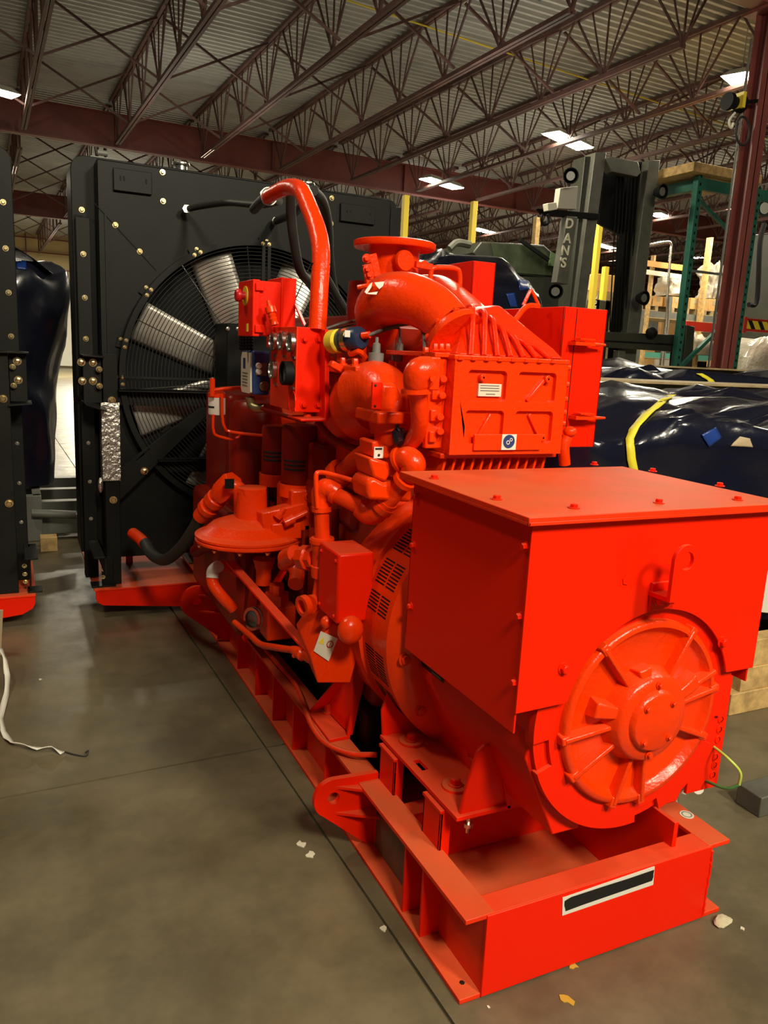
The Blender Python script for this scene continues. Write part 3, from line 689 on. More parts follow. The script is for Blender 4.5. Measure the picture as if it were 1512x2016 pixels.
m = MB(); b0 = [Z(px, py, .42) for px, py in ((180, 1092), (206, 1093), (183, 1036), (161, 1035))]
m.prism([V((.335, 4.0, .42)), V((.395, 4.0, .42)), V((.395, 4.36, .42)), V((.335, 4.36, .42))], (0, 0, -.01)); m.box(.385, .395, 4.0, 4.36, .32, .42)
lb_ = m.build('lower_bracket', BLACK, G, bevel=.002)
m = MB(); m.box(.345, .47, 4.30, 4.40, .167, .176); m.box(.40, .46, 4.335, 4.345, .167, .33); m.build('leg_shoe', BLACK, lg, bevel=.002)
bolts(lg, [F(px, py, 4.335) for px, py in ((203, 1104), (204, 1121), (203, 1136))], (0, -1, 0), .008, .012, BRASS)
# foil wrapped section of the leg
m = MB(); pz0, pz1 = F(218, 946, 4.34).z, F(218, 792, 4.34).z
def foil(u, v):
    a = u*4; k = int(min(a, 3.999)); f = a-k; c = [(lx0-.012, 4.33), (lx1+.004, 4.33), (lx1+.004, 4.43), (lx0-.012, 4.43), (lx0-.012, 4.33)]
    x = c[k][0]*(1-f)+c[k+1][0]*f; y = c[k][1]*(1-f)+c[k+1][1]*f; z = pz0+(pz1-pz0)*v
    n = noise.noise(V((x*30, y*30, z*45)))*.0025; return (x+n, y+n-.002, z)
m.grid(foil, 24, 30); m.build('foil_wrap', FOIL, lg, label='crumpled silver foil wrapped round the leg')
m = MB(); p = F(198, 955, 4.32); m.ball(p, .03, (.45, .3, 1.4)); m.build('wrap_tail', FOIL, lg)
# crossbeams and diagonal brace
def angle_beam(x0, x1, zt, h, name):
    m = MB(); m.box(x0, x1, 4.30, 4.38, zt-.008, zt); m.box(x0, x1, 4.372, 4.38, zt-h, zt); m.box(x0, x1, 4.30, 4.306, zt-.014, zt)
    return m.build(name, BLACK, G, bevel=.002)
zt = F(320, 768, 4.30).z; angle_beam(lx1, 2.05, zt, .09, 'crossbeam')
zt2 = F(420, 903, 4.30).z; angle_beam(F(312, 915, 4.3).x, 2.05, zt2, .085, 'crossbeam')
p = [F(px, py, 4.335) for px, py in ((235, 922), (394, 802), (424, 802), (236, 985))]
m = MB(); m.plate(p, [[F(px, py, 4.335) for px, py in ((268, 905), (292, 884), (296, 884), (270, 908))], [F(px, py, 4.335) for px, py in ((317, 850), (333, 838), (336, 841), (319, 854))]], (0, .012, 0))
db = m.build('diagonal_brace', BLACK, G, bevel=.002, label='slotted black diagonal brace')
bolts(db, [F(284, 927, 4.33)], (0, -1, 0), .014, .01, BRASS)
# the fan: hub and eight blades
fan = MB().lathe([(0, 0), (.13, 0), (.14, .02), (.14, .10), (0, .10)], (FX, 4.45, FZ), (0, 1, 0), 40).build('fan_hub', BLACKM, G)
for k in range(8):
    t = math.radians(155.5-45*k); e = V((math.cos(t), 0, math.sin(t))); f = V((-math.sin(t), 0, math.cos(t)))
    m = MB()
    def bl_(u, v):
        r_ = .13+u*.575; w_ = .092+.012*u
        if u < .18: w_ *= math.sqrt(max(0.02, 1-((.18-u)/.18)**2))*.95+.05
        s = (v-.5)*2; tw = math.radians(38-14*u); cx = s*w_
        camber = .02*(1-s*s)
        return V((FX, 4.50, FZ))+e*r_+f*cx*math.cos(tw)*1.15+V((0, cx*math.sin(tw)-camber, 0))
    m.grid(bl_, 18, 8); m.build('fan_blade', ALU, fan, solid=.006)
# guard: outer flat ring, rods and concentric wires
m = MB(); m.lathe([(FR-.03, 0), (FR, 0), (FR, .07), (FR-.006, .07), (FR-.006, .006), (FR-.03, .006)], (FX, YS-.07, FZ), (0, 1, 0), 96); gd = m.build('fan_guard', BLACK, G)
m = MB(); rr = .12
while rr < FR-.035:
    n = 72; m.tube([V((FX+rr*math.cos(2*PI*i/n), YS-.06-.02*(1-rr/FR), FZ+rr*math.sin(2*PI*i/n))) for i in range(n)], .0022, 5, smooth=False, closed=True); rr += .0192
gw = m.build('guard_wires', WIRE, gd); gw['kind'] = 'stuff'
for k in range(12):
    t = math.radians(155.5-30*k+.5); e = V((math.cos(t), 0, math.sin(t)))
    MB().tube([V((FX, YS-.052-.02, FZ))+e*.1, V((FX, YS-.056, FZ))+e*(FR-.02)], .003, 5, smooth=False).build('guard_rod', WIRE, gd)
for d in (88, 118, 144, 167, 182, 62, 35):
    t = math.radians(d); e = V((math.cos(t), 0, math.sin(t))); f = V((-math.sin(t), 0, math.cos(t))); c = V((FX, YS-.07, FZ))+e*(FR-.004)
    MB().bar(c-e*.03+V((0, .06, 0)), c+e*.025+V((0, .06, 0)), .05, .012, (0, 1, 0)).build('guard_clamp', BLACK, gd)
    bolts(gd, [c+f*.018-e*.012, c-f*.018+e*.01+V((0, .05, 0)), c-f*.018-e*.012], (0, -1, 0), .007, .007, BRASS)
for s in (-.016, .016): MB().bar(V((FX+s+.03, YS-.065, FZ+.16)), V((FX+s+.03, YS-.065, FZ+FR)), .018, .012, (0, 1, 0)).build('guard_strut', BLACK, gd)
MB().bar(F(235, 742, YS-.075), F(420, 748, YS-.075), .012, .012).build('guard_strut', BLACK, gd)
# black belt guard in front of the hub
p0, p1 = F(447, 632, 4.1), F(480, 795, 4.1)
m = MB(); m.box(p0.x, p0.x+.35, 4.1, 4.38, p1.z-.12, p0.z-.01); bg_ = m.build('belt_guard', BLACKM, G, bevel=.01)
bolts(bg_, [F(448.5, 647, 4.1), F(468, 647, 4.1)], (0, -1, 0), .007, .006, STEEL)

# hoses on the radiator
def hose(pts, r, name='coolant_hose', mm=RUBBER, n=12, lab=None): return MB().tube([F(*p) for p in pts], r, n).build(name, mm, G, label=lab)
hose([(366, 412, 4.38), (400, 405, 4.2), (450, 399, 3.9), (510, 403, 3.5), (550, 396, 3.2)], .016, 'vent_hose')
hose([(541, 436, 4.38), (556, 430, 4.2), (578, 420, 3.9), (600, 395, 3.5)], .020, 'vent_hose')
hose([(572, 378, 3.1), (573, 420, 3.15), (578, 470, 3.2), (590, 530, 3.3), (610, 558, 3.5), (640, 600, 3.8)], .020)
hose([(617, 376, 3.2), (636, 400, 3.3), (646, 450, 3.5), (650, 520, 3.7), (665, 590, 3.9), (705, 648, 4.0)], .022)
hose([(640, 540, 3.7), (668, 590, 3.8), (700, 640, 3.9)], .018)
hose([(500, 412, 3.6), (520, 392, 3.3), (535, 388, 3.15)], .022)
for p in ((366, 412, 4.36), (541, 436, 4.36)):
    c = F(*p); MB().lathe([(0, 0), (.022, 0), (.022, .02), (.018, .022), (0, .022)], c+V((0, -.02, 0)), (0, 1, 0), 6).build('hose_fitting', STEEL, core)
pp = MB().tube([F(526, 388, 3.12), F(548, 376, 3.0), F(570, 368, 2.9), F(592, 375, 2.78), F(609, 410, 2.7), F(625, 455, 2.62), F(632, 500, 2.56), F(629, 570, 2.52), F(625, 650, 2.5)], [.026, .027, .029, .030, .0305, .031, .031, .030, .030], 24, k=8).build('coolant_pipe', CAST, G)
for p, q in (((528, 387, 3.12), (534, 384, 3.08)), ((631, 519, 2.55), (631, 523, 2.55))):
    a, b_ = F(*p), F(*q); m = MB(); m.lathe([(.030, 0), (.034, 0), (.034, .01), (.030, .01)], a, b_-a, 24); m.build('hose_clamp', STEEL if p[0] < 600 else BLACKM, pp)

# ------------------------------------------------------------ engine
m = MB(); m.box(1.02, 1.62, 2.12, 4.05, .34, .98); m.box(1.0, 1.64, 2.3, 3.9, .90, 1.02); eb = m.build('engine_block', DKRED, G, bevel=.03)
m = MB(); m.box(1.05, 1.60, 2.15, 3.95, 1.0, 1.22); m.build('cylinder_head', CAST, G, bevel=.03)
m = MB(); m.box(1.10, 1.55, 2.2, 3.0, 1.22, 1.40); m.build('rocker_cover', CAST, G, bevel=.03)
for y in (2.45, 2.75, 3.05, 3.35, 3.65): MB().box(.985, 1.02, y, y+.24, .55, .84).build('block_side_cover', DKRED, eb, bevel=.01)
def pc(pts, r, name, mm=CAST, n=18, par=None, k=6, smooth=True, label=None):
    return MB().tube([F(*p) for p in pts], r, n, k=k, smooth=smooth).build(name, mm, par or G, label=label)
def can(p, q, prof, name, mm=CAST, par=None, n=28, lab=None):   # prof: fraction along, radius
    a, b_ = F(*p), F(*q); L_ = (b_-a).length
    pr = [(0, prof[0][0]*L_)]+[(r_, t*L_) for t, r_ in prof]+[(0, prof[-1][0]*L_)]
    return MB().lathe(pr, a, b_-a, n).build(name, mm, par or G, label=lab)
MB().box(1.14, 1.52, 2.45, 3.6, 1.2, 1.63).build('air_manifold', DKRED, G, bevel=.05)
# aftercooler box
YA = 1.90
def A(px, py, y=YA): return F(px, py, y)
f0 = [A(896, 704), A(1119, 712), A(1103, 897), A(886, 893)]
ax0, ax1, az0, az1 = 1.112, 1.502, 1.222, 1.492
m = MB(); m.box(ax0, ax1, YA+.014, YA+.40, az0, az1); m.box(ax0-.004, ax1+.004, YA-.002, YA+.42, az1-.004, az1+.010); ac = m.build('aftercooler', CAST, G, bevel=.003)
xm, zm = (ax0+ax1)/2, (az0+az1)/2+.0
def rr_(x0, x1, z0, z1, r=.012):
    o = []
    for cx, cz, a in ((x1-r, z1-r, 0), (x0+r, z1-r, PI/2), (x0+r, z0+r, PI), (x1-r, z0+r, 1.5*PI)): o += circ3((cx, YA, cz), r, n=5, a0=a, a1=a+PI/2)
    return o
bw, cb = .045, .02
m = MB(); m.plate([V((ax0, YA, az0)), V((ax1, YA, az0)), V((ax1, YA, az1)), V((ax0, YA, az1))],
    [rr_(ax0+bw, xm-cb, zm+cb*.9, az1-.03), rr_(xm+cb, ax1-bw+.005, zm+cb*.9, az1-.03), rr_(ax0+bw, xm-cb, az0+.032, zm-cb*.4), rr_(xm+cb, ax1-bw+.005, az0+.032, zm-cb*.4)], (0, .014, 0))
af = m.build('cover_frame', CAST, ac, bevel=.002)
def apl(px0, py0, px1, py1, y, name, mm, par, th=.003, lab=None, bev=0):
    a, b_ = F(px0, py0, y), F(px1, py1, y); return MB().box(a.x, b_.x, y, y+th, b_.z, a.z).build(name, mm, par, smooth=False, label=lab, bevel=bev)
np_ = apl(943, 755, 986, 781, YA+.006, 'name_plate', CREAM, ac, .01, 'cream name plate with grey print')
m = MB()
for py in (758, 763, 768): a, b_ = F(946, py, YA+.005), F(983, py+2.6, YA+.005); m.box(a.x, b_.x, YA+.005, YA+.0065, b_.z, a.z)
a, b_ = F(957, 775, YA+.005), F(975, 777, YA+.005); m.box(a.x, b_.x, YA+.005, YA+.0065, b_.z, a.z); m.build('plate_print', GREYP, np_, smooth=False)
apl(935, 855, 1065, 886, YA-.008, 'access_plate', CAST, ac, .01, bev=.002)
sg_ = apl(989, 855, 1015, 885.5, YA-.011, 'safety_sticker', WHITE, ac, .002, 'white sticker with a round blue sign')
c = F(1002, 869, YA-.012); m = MB(); m.lathe([(0, 0), (.0195, 0), (.0195, .001), (0, .001)], c, (0, -1, 0), 28); bs = m.build('blue_sign', BLUE, sg_)
m = MB(); m.lathe([(.004, 0), (.0062, 0), (.0062, .001), (.004, .001)], c+V((-.004, -.0012, -.003)), (0, -1, 0), 14); m.lathe([(.003, 0), (.005, 0), (.005, .001), (.003, .001)], c+V((.006, -.0012, .005)), (0, -1, 0), 14); m.build('sign_symbol', WHITE, bs)
for a_, b_ in (((938, 862), (965, 815)), ((1060, 860), (1040, 815)), ((1036, 790), (1070, 748))):
    MB().bar(A(*a_, YA+.012), A(*b_, YA+.012), .012, .016, (0, 1, 0)).build('cast_rib', CAST, ac, bevel=.003)
for p_ in ((946, 743), (1073, 746), (940, 862), (1063, 861)):
    MB().lathe([(.003, 0), (.011, 0), (.011, .018), (.003, .018)], A(*p_, YA+.016), (0, -1, 0), 16).build('cast_eye', CAST, ac, bevel=.002)
bolts(ac, [F(x, 708+(x-900)*.035, YA) for x in range(905, 1110, 26)], (0, 0, 1), .007, .006, CAST)
# left flange of the box, with its big bolts, and end plate
m = MB(); m.box(1.055, 1.11, YA+.04, YA+.06, 1.235, 1.492); m.box(1.045, 1.06, YA+.055, YA+.09, 1.25, 1.48); fl = m.build('cooler_flange', CAST, G, bevel=.004)
for px, py in ((872, 748), (870, 780), (866, 822), (866, 850)):
    c = F(px, py, YA+.04); m = MB(); m.lathe([(0, 0), (.011, 0), (.011, .03), (.008, .034), (0, .034)], c, (-.5, -1, .1), 14); m.build('flange_bolt', CAST, fl)
for z in (1.27, 1.33, 1.39, 1.45): MB().box(1.062, 1.085, YA+.028, YA+.041, z-.016, z+.016).build('flange_boss', CAST, fl, bevel=.003)
m = MB(); a = F(833, 697, YA+.1); m.box(a.x, ax0, YA+.03, YA+.35, 1.492, 1.505); tf = m.build('cooler_top_flange', CAST, G, bevel=.002)
bolts(tf, [F(px, 690, YA+.05) for px in (856, 868, 880)]+[F(838, 697, YA+.1)], (0, 0, 1), .009, .012, CAST)
for px, py in ((1127, 724), (1125, 757), (1122, 786), (1121, 812), (1119, 834)):
    c = F(px, py, YA+.02); MB().lathe([(0, 0), (.009, 0), (.009, .02), (0, .02)], V((ax1, c.y, c.z)), (1, 0, 0), 10).build('edge_bolt', CAST, ac)
# webs under the box
m = MB(); m.box(ax0-.01, ax1+.01, YA+.03, YA+.4, az0-.016, az0); cb_ = m.build('cooler_base', CAST, G, bevel=.003)
for k in range(12): MB().prism([(ax0+.01+k*.032, YA+.04, az0-.016), (ax0+.018+k*.032, YA+.04, az0-.016), (ax0+.0+k*.032, YA+.04, az0-.09), (ax0-.008+k*.032, YA+.04, az0-.09)], (0, .2, 0)).build('cooler_web', CAST, cb_)
MB().box(1.2, 1.6, YA+.2, YA+.8, .95, 1.2).build('cooler_pedestal', DKRED, G)
# ribbed air plenum
bot = [F(900, 700, 1.93), F(1112, 707, 1.93)]; rid = [F(925, 612, 2.08), F(985, 600, 2.12), F(1093, 690, 2.02)]
m = MB(); poly = [bot[0], bot[1], rid[2], rid[1], rid[0]]
v = [m.b.verts.new(p) for p in poly]; w_ = [m.b.verts.new(p+V((.0, .30 if i in (0, 1) else .18, 0))) for i, p in enumerate(poly)]
m.b.faces.new(v); m.b.faces.new(w_[::-1])
for i in range(5): m.b.faces.new((v[i], v[(i+1) % 5], w_[(i+1) % 5], w_[i]))
pl_ = m.build('air_plenum', CASTN, G, bevel=.012)
for k in range(7):
    t = k/6.6; b0 = F(927+26*k, 700+k, 1.925); top = F(930+14*k+8*(k > 0), 605+k*12.5-(4 if k in (1, 2) else 0), 2.06-.005*k)
    mid = b0.lerp(top, .55)+V((-.006, -.012, .015)); endp = top+V((.05, .14, 0))
    MB().tube([b0, mid, top, endp], .0085, 10).build('plenum_rib', CASTN, pl_)
# intake duct
du = MB().tube([F(748, 655, 2.5), F(742, 615, 2.4), F(765, 590, 2.3), F(805, 588, 2.22), F(850, 607, 2.15), F(888, 643, 2.08)], [.062, .074, .080, .078, .074, .070], 32, k=8).build('intake_duct', CAST, G)
a = F(896, 660, 2.06); d_ = (F(896, 660, 2.06)-F(868, 620, 2.12)).normalized()
m = MB(); m.lathe([(0, -.02), (.086, -.02), (.09, -.01), (.09, .006), (0, .006)], a, d_, 32); dfl = m.build('duct_flange', CAST, du)
e_ = d_.orthogonal().normalized(); f_ = d_.cross(e_)
bolts(dfl, [a-d_*.02+(e_*math.cos(t)+f_*math.sin(t))*.079 for t in [i*PI/4+.2 for i in range(8)]], -d_, .008, .009, CAST)
for p_ in ((716, 590), (740, 572)): pass
m = MB(); c = F(741, 582, 2.24); m.prism([c+V(q) for q in ((-.05, .0, -.01), (-.03, 0, .02), (0, 0, .026), (.03, 0, .03), (.045, 0, .012), (.02, 0, 0), (.03, 0, -.03), (-.01, 0, -.036), (-.035, 0, -.02))], (0, .006, 0)); 
MB().tube([F(705, 566, 2.3), F(722, 563, 2.28), F(745, 560, 2.27)], .008, 8).build('duct_clamp', CAST, du)
for i, q in enumerate((((718, 575), (727, 561), (733, 556), (731, 566), (722, 579)), ((737, 556), (757, 554), (754, 563), (747, 569), (741, 563)), ((721, 577), (744, 574), (741, 580), (725, 579)))):
    MB().prism([F(px, py, 2.215) for px, py in q], (0, .004, 0)).build('torn_sticker', WHITE, du, smooth=False, label='scrap of torn white sticker')
pc([(770, 625, 2.6), (820, 630, 2.55), (860, 650, 2.45), (885, 665, 2.3)], .052, 'lower_duct')
pc([(835, 575, 2.7), (868, 580, 2.6), (905, 610, 2.4), (935, 640, 2.25)], .065, 'far_intake_duct')
# exhaust outlet
ec = F(777, 485, 2.62)
m = MB(); m.lathe([(0, .0), (.143, 0), (.147, .006), (.147, .020), (.140, .024), (.10, .024), (.10, .012), (0, .012)], ec+V((0, 0, -.01)), (0, 0, 1), 48)
ex_ = m.build('exhaust_flange', CAST, G)
m = MB(); m.lathe([(.115, 0), (.092, -.012), (.09, -.03), (.09, -.15), (.10, -.2), (.10, -.34)], ec, (0, 0, 1), 40); m.build('exhaust_pipe', CAST, ex_)
c = F(799, 513, 2.50); m = MB(); m.lathe([(0, 0), (.033, 0), (.036, -.006), (.036, -.015), (.03, -.018), (.03, -.05)], c, (0.1, -1, 0), 28); m.build('blanking_cap', CAST, ex_)
for a_, b_ in (((732, 500), (742, 545)), ((722, 520), (735, 600))): MB().bar(F(*a_, 2.55), F(*b_, 2.55), .03, .02, (0, 1, 0)).build('exhaust_bracket', CAST, ex_, bevel=.004)
bolts(ex_, [F(px, py, 2.54) for px, py in ((722, 509), (724, 530), (727, 541), (835, 522))], (-.3, -1, 0), .011, .01, CAST)
MB().bar(F(818, 520, 2.5), F(850, 526, 2.5), .02, .018, (0, 1, 0)).build('exhaust_stay', CAST, ex_)
pc([(740, 560, 2.7), (735, 620, 2.7), (740, 690, 2.7)], .10, 'exhaust_manifold', DKRED, 28)
# heat shields at the far side
def shield(x0, x1, yf, yb, z0, z1, name, lab=None):
    m = MB(); m.box(x0, x1, yf, yf+.006, z0, z1); m.box(x0, x0+.006, yf, yb, z0, z1-.0); m.box(x1-.006, x1, yf, yb, z0, z1)
    return m.build(name, ORANGE, G, bevel=.002, label=lab)
s1a, s1b = F(932, 513, 2.6), F(967, 650, 2.6)
s1 = shield(s1a.x, s1b.x, 2.6, 3.12, s1b.z, s1a.z, 'heat_shield')
pc([(849, 575, 2.55), (848, 540, 2.55), (856, 527, 2.55), (896, 529, 2.55), (905, 540, 2.55), (905, 570, 2.55)], .009, 'lifting_handle')
s2a, s2b = F(1112, 603, 2.1), F(1169, 880, 2.1)
s2 = shield(s2a.x, s2b.x+.0, 2.1, 2.5, s2b.z, s2a.z, 'heat_shield')
MB().box(F(1140.5, 603, 2.09).x, F(1141.4, 603, 2.09).x, 2.0985, 2.1, s2b.z+.02, s2a.z-.005).build('panel_seam', BLACKM, s2)
for py in (677, 822):
    c = F(1150, py, 2.08); m = MB(); m.box(c.x-.05, c.x+.03, 2.06, 2.1, c.z-.006, c.z+.006); m.lathe([(0, 0), (.008, 0), (.004, .05), (0, .05)], c+V((.03, -.01, 0)), (1, 0, 0), 10); m.box(c.x-.04, c.x+.02, 2.05, 2.09, c.z+.012, c.z+.016); m.build('toggle_latch', CAST, s2)
pc([(1012, 633, 2.1), (1036, 604, 2.15), (1062, 603, 2.15)], .009, 'shield_stay', n=6)
pc([(1030, 601, 2.2), (1043, 575, 2.2), (1048, 575, 2.2), (1060, 601, 2.2)], .006, 'lifting_ring', n=8)
pc([(1117, 860, 1.98), (1110, 880, 1.98), (1112, 915, 1.98)], .018, 'drain_pipe')
MB().ball(F(1122, 850, 2.0), .022, (1, 1, .8)).build('drain_valve', CAST, G)
# gas-mixer: bellied housing, elbow, throttle stack
can((690, 785, 2.62), (742, 800, 2.3), ((0, .13), (.3, .14), (.36, .15), (.5, .15), (.56, .13), (.8, .125), (1, .08)), 'mixer_housing', CAST, n=40)
can((640, 770, 2.8), (690, 785, 2.6), ((0, .10), (.5, .115), (1, .12)), 'mixer_inlet', CAST)
mh = MB().box(.95, 1.13, 2.22, 2.72, 1.425, 1.452).build('top_deck', CAST, G, bevel=.004)
bolts(mh, [(.965, y, 1.452) for y in (2.26, 2.36, 2.46, 2.56, 2.66)]+[(1.02, 2.24, 1.452), (1.08, 2.24, 1.452)], (0, 0, 1), .010, .014, CAST)
hc_, hd_ = F(711, 791, 2.49), (F(742, 800, 2.3)-F(690, 785, 2.62)).normalized(); he_ = hd_.orthogonal().normalized(); hf_ = hd_.cross(he_)
bolts(mh, [hc_+hd_*.02+(he_*math.cos(t)+hf_*math.sin(t))*.138 for t in [k*PI/6 for k in range(12)]], hd_, .010, .010, CAST)
for px0, py0, px1, py1 in ((672, 742, 700, 760), (706, 765, 722, 800), (650, 715, 672, 728)): MB().bar(F(px0, py0, 2.33), F(px1, py1, 2.33), .022, .03, (0, 1, 0)).build('housing_rib', CAST, mh, bevel=.004)
mx_ = pc([(705, 775, 2.3), (740, 765, 2.22), (768, 790, 2.14), (775, 850, 2.12)], [.085, .085, .08, .07], 'mixer_elbow', n=28, k=8)
a, b_ = F(729, 752, 2.07), F(797, 812, 2.07)
m = MB(); a2 = F(734, 752, 2.05); b2 = F(751, 806, 2.05); m.box(a2.x, b2.x, 2.05, 2.06, b2.z, a2.z); bk = m.build('elbow_bracket', ORANGE, G, bevel=.002)
bolts(bk, [F(739, 759, 2.05), F(738, 800, 2.05)], (0, -1, 0), .003, .001, INK, 'bolt_hole')
m = MB(); a2, b2 = F(750, 755, 2.07), F(785, 815, 2.07); m.prism([F(px, py, 2.06) for px, py in ((750, 754), (782, 754), (797, 790), (798, 812), (750, 812))], (0, .12, 0)); m.build('elbow_casting', CAST, G, bevel=.012)
m = MB(); a2, b2 = F(745, 811, 2.03), F(810, 836, 2.03); m.box(a2.x, b2.x, 2.03, 2.2, b2.z, a2.z); tfl = m.build('throttle_flange', CAST, G, bevel=.006)
can((764, 836, 2.12), (768, 880, 2.12), ((0, .05), (.5, .045), (1, .055)), 'throttle_body')
m = MB(); m.prism([F(px, py, 2.04) for px, py in ((733, 870), (745, 868), (748, 878), (772, 880), (773, 905), (735, 900))], (0, .1, 0)); m.build('mixer_clamp', CAST, G, bevel=.005)
th = apl(737, 880, 754, 902, 2.035, 'rating_tag', WHITE, tfl, .003, 'small white tag with black symbols')
m = MB(); m.lathe([(0, 0), (.004, 0), (.004, .001), (0, .001)], F(746, 896, 2.034), (0, -1, 0), 8); a, b_ = F(739, 882, 2.034), F(752, 885, 2.034); m.box(a.x, b_.x, 2.033, 2.035, b_.z, a.z); m.build('tag_print', INK, th)
m = MB(); m.prism([F(px, py, 2.0) for px, py in ((726, 900), (770, 912), (768, 935), (760, 950), (735, 940))], (0, .12, 0)); m.build('adapter', CAST, G, bevel=.008)
m = MB(); m.prism([F(px, py, 2.0) for px, py in ((722, 950), (735, 938), (757, 950), (812, 945), (812, 990), (725, 985))], (0, .12, 0)); m.build('pipe_manifold', CAST, G, bevel=.012)
# black taped plug
m = MB(); c = F(786, 860, 2.0); m.ball(c, .024, (1, .8, 1.2), 12)
for v_ in m.b.verts: v_.co += noise.noise_vector(v_.co*60)*.012
m.build('taped_plug', TARPBLK, G, label='black plastic taped over a plug')
MB().tube([F(782, 836, 2.0), F(786, 850, 1.99), F(797, 860, 1.99)], .006, 6).build('plug_tail', TARPBLK, G)
for px, py in ((700, 678), (668, 700), (690, 690), (716, 686)): MB().lathe([(0, 0), (.009, 0), (.009, .03), (0, .03)], F(px, py+12, 2.4), (0, 0, 1), 8).build('housing_stud', CAST, G)
# water outlet elbow and pipe beside the cooler
el = MB().tube([F(848, 728, 1.86), F(826, 733, 1.86), F(820, 752, 1.87), F(819, 770, 1.88)], [.036, .040, .038, .030], 24, k=8).build('water_elbow', CAST, G)
m = MB(); a2, b2 = F(842, 702, 1.86), F(858, 768, 1.86); m.box(a2.x, b2.x, 1.84, 1.92, b2.z, a2.z); m.build('elbow_flange', CAST, el, bevel=.004)
can((819, 766, 1.88), (819, 775, 1.88), ((0, .041), (1, .041)), 'elbow_collar', CAST, el)
MB().lathe([(0, 0), (.010, 0), (.010, .02), (0, .02)], F(846, 744, 1.84), (0, -1, 0), 8).build('elbow_bolt', CAST, el)
pc([(822, 772, 1.89), (825, 800, 1.90), (825, 840, 1.93), (812, 868, 1.98), (790, 882, 2.04)], .0245, 'water_pipe', n=22)
# gas train pipework
gp = pc([(788, 905, 2.0), (803, 903, 1.97), (814, 915, 1.95), (808, 938, 1.96)], [.033, .036, .036, .032], 'pipe_elbow', n=22, k=8)
pc([(806, 935, 1.97), (752, 1000, 2.05)], .0275, 'gas_pipe', n=22, smooth=False)
pc([(765, 985, 2.03), (742, 1008, 2.07), (724, 1010, 2.10), (708, 998, 2.12)], [.030, .034, .034, .031], 'pipe_elbow', n=22, k=8)
pc([(720, 1004, 2.10), (650, 968, 2.2)], .0235, 'gas_pipe', n=22, smooth=False)
pc([(664, 970, 2.18), (645, 960, 2.2), (632, 972, 2.22), (633, 1000, 2.22)], [.028, .031, .031, .028], 'pipe_elbow', n=22, k=8)
can((633, 998, 2.22), (635, 1062, 2.22), ((0, .0235), (1, .0235)), 'gas_pipe')
for p_, q_ in (((662, 962, 2.19), (656, 975, 2.19)),): pass
can((635, 1058, 2.22), (634, 1135, 2.22), ((0, .036), (.28, .036), (.34, .032), (.7, .032), (.72, .036), (1, .034)), 'pipe_union')
can((622, 1100, 2.25), (598, 1098, 2.32), ((0, .034), (.4, .034), (.45, .042), (1, .042)), 'pipe_tee', n=8)
can((582, 1090, 2.38), (565, 1100, 2.45), ((0, .03), (1, .034)), 'pipe_tee')
pc([(632, 1135, 2.22), (630, 1160, 2.22), (626, 1182, 2.22), (610, 1190, 2.20)], [.02, .022, .026, .03], 'pipe_elbow', n=20)
m = MB(); c = F(604, 1191, 2.19); d_ = V((-.9, -.25, -.1)); m.lathe([(.022, 0), (.034, 0), (.034, .02), (.022, .02), (.022, 0)], c, d_, 24); m.lathe([(0, .004), (.022, .004)], c, d_, 24); m.build('open_socket', CAST, G)
# pipe running behind, with a flange
pc([(728, 885, 2.3), (700, 905, 2.38), (668, 935, 2.46)], .030, 'gas_pipe', n=20)
m = MB(); a, d_ = F(673, 928, 2.44), F(668, 935, 2.46)-F(700, 905, 2.38); m.lathe([(.03, 0), (.048, 0), (.05, .008), (.05, .03), (.03, .03)], a, d_, 28); m.build('hose_collar', CAST, G)
pc([(625, 1000, 2.2), (622, 940, 2.2), (630, 930, 2.2), (660, 936, 2.17), (715, 952, 2.1), (728, 956, 2.08)], .0075, 'sense_line', n=10, k=4)
can((714, 951, 2.1), (728, 956, 2.08), ((0, .012), (.5, .012), (.5, .015), (1, .015)), 'line_fitting', n=6)
pc([(850, 905, 2.2), (872, 905, 2.2), (890, 930, 2.2)], .012, 'clamp_band'); pc([(830, 920, 2.25), (860, 925, 2.2), (900, 940, 2.2)], .05, 'crossover_pipe')
for (p_, q_, r_) in (((728, 1008, 2.09), (716, 1001, 2.11), .030), ((664, 975, 2.18), (656, 970, 2.19), .031), ((633, 996, 2.22), (633, 1006, 2.22), .031), ((758, 994, 2.04), (750, 1003, 2.05), .034), ((800, 942, 1.97), (794, 949, 1.98), .035), ((785, 906, 2.0), (791, 904, 1.99), .038), ((634, 1060, 2.22), (634, 1068, 2.22), .039)):
    can(p_, q_, ((0, r_), (1, r_)), 'pipe_collar')
for a_, b_ in (((640, 990, 2.6), (640, 1080, 2.6)), ((655, 1000, 2.45), (655, 1075, 2.45)), ((690, 1010, 2.4), (700, 1060, 2.4))): can(a_, b_, ((0, .022), (1, .022)), 'riser_pipe', DKRED)
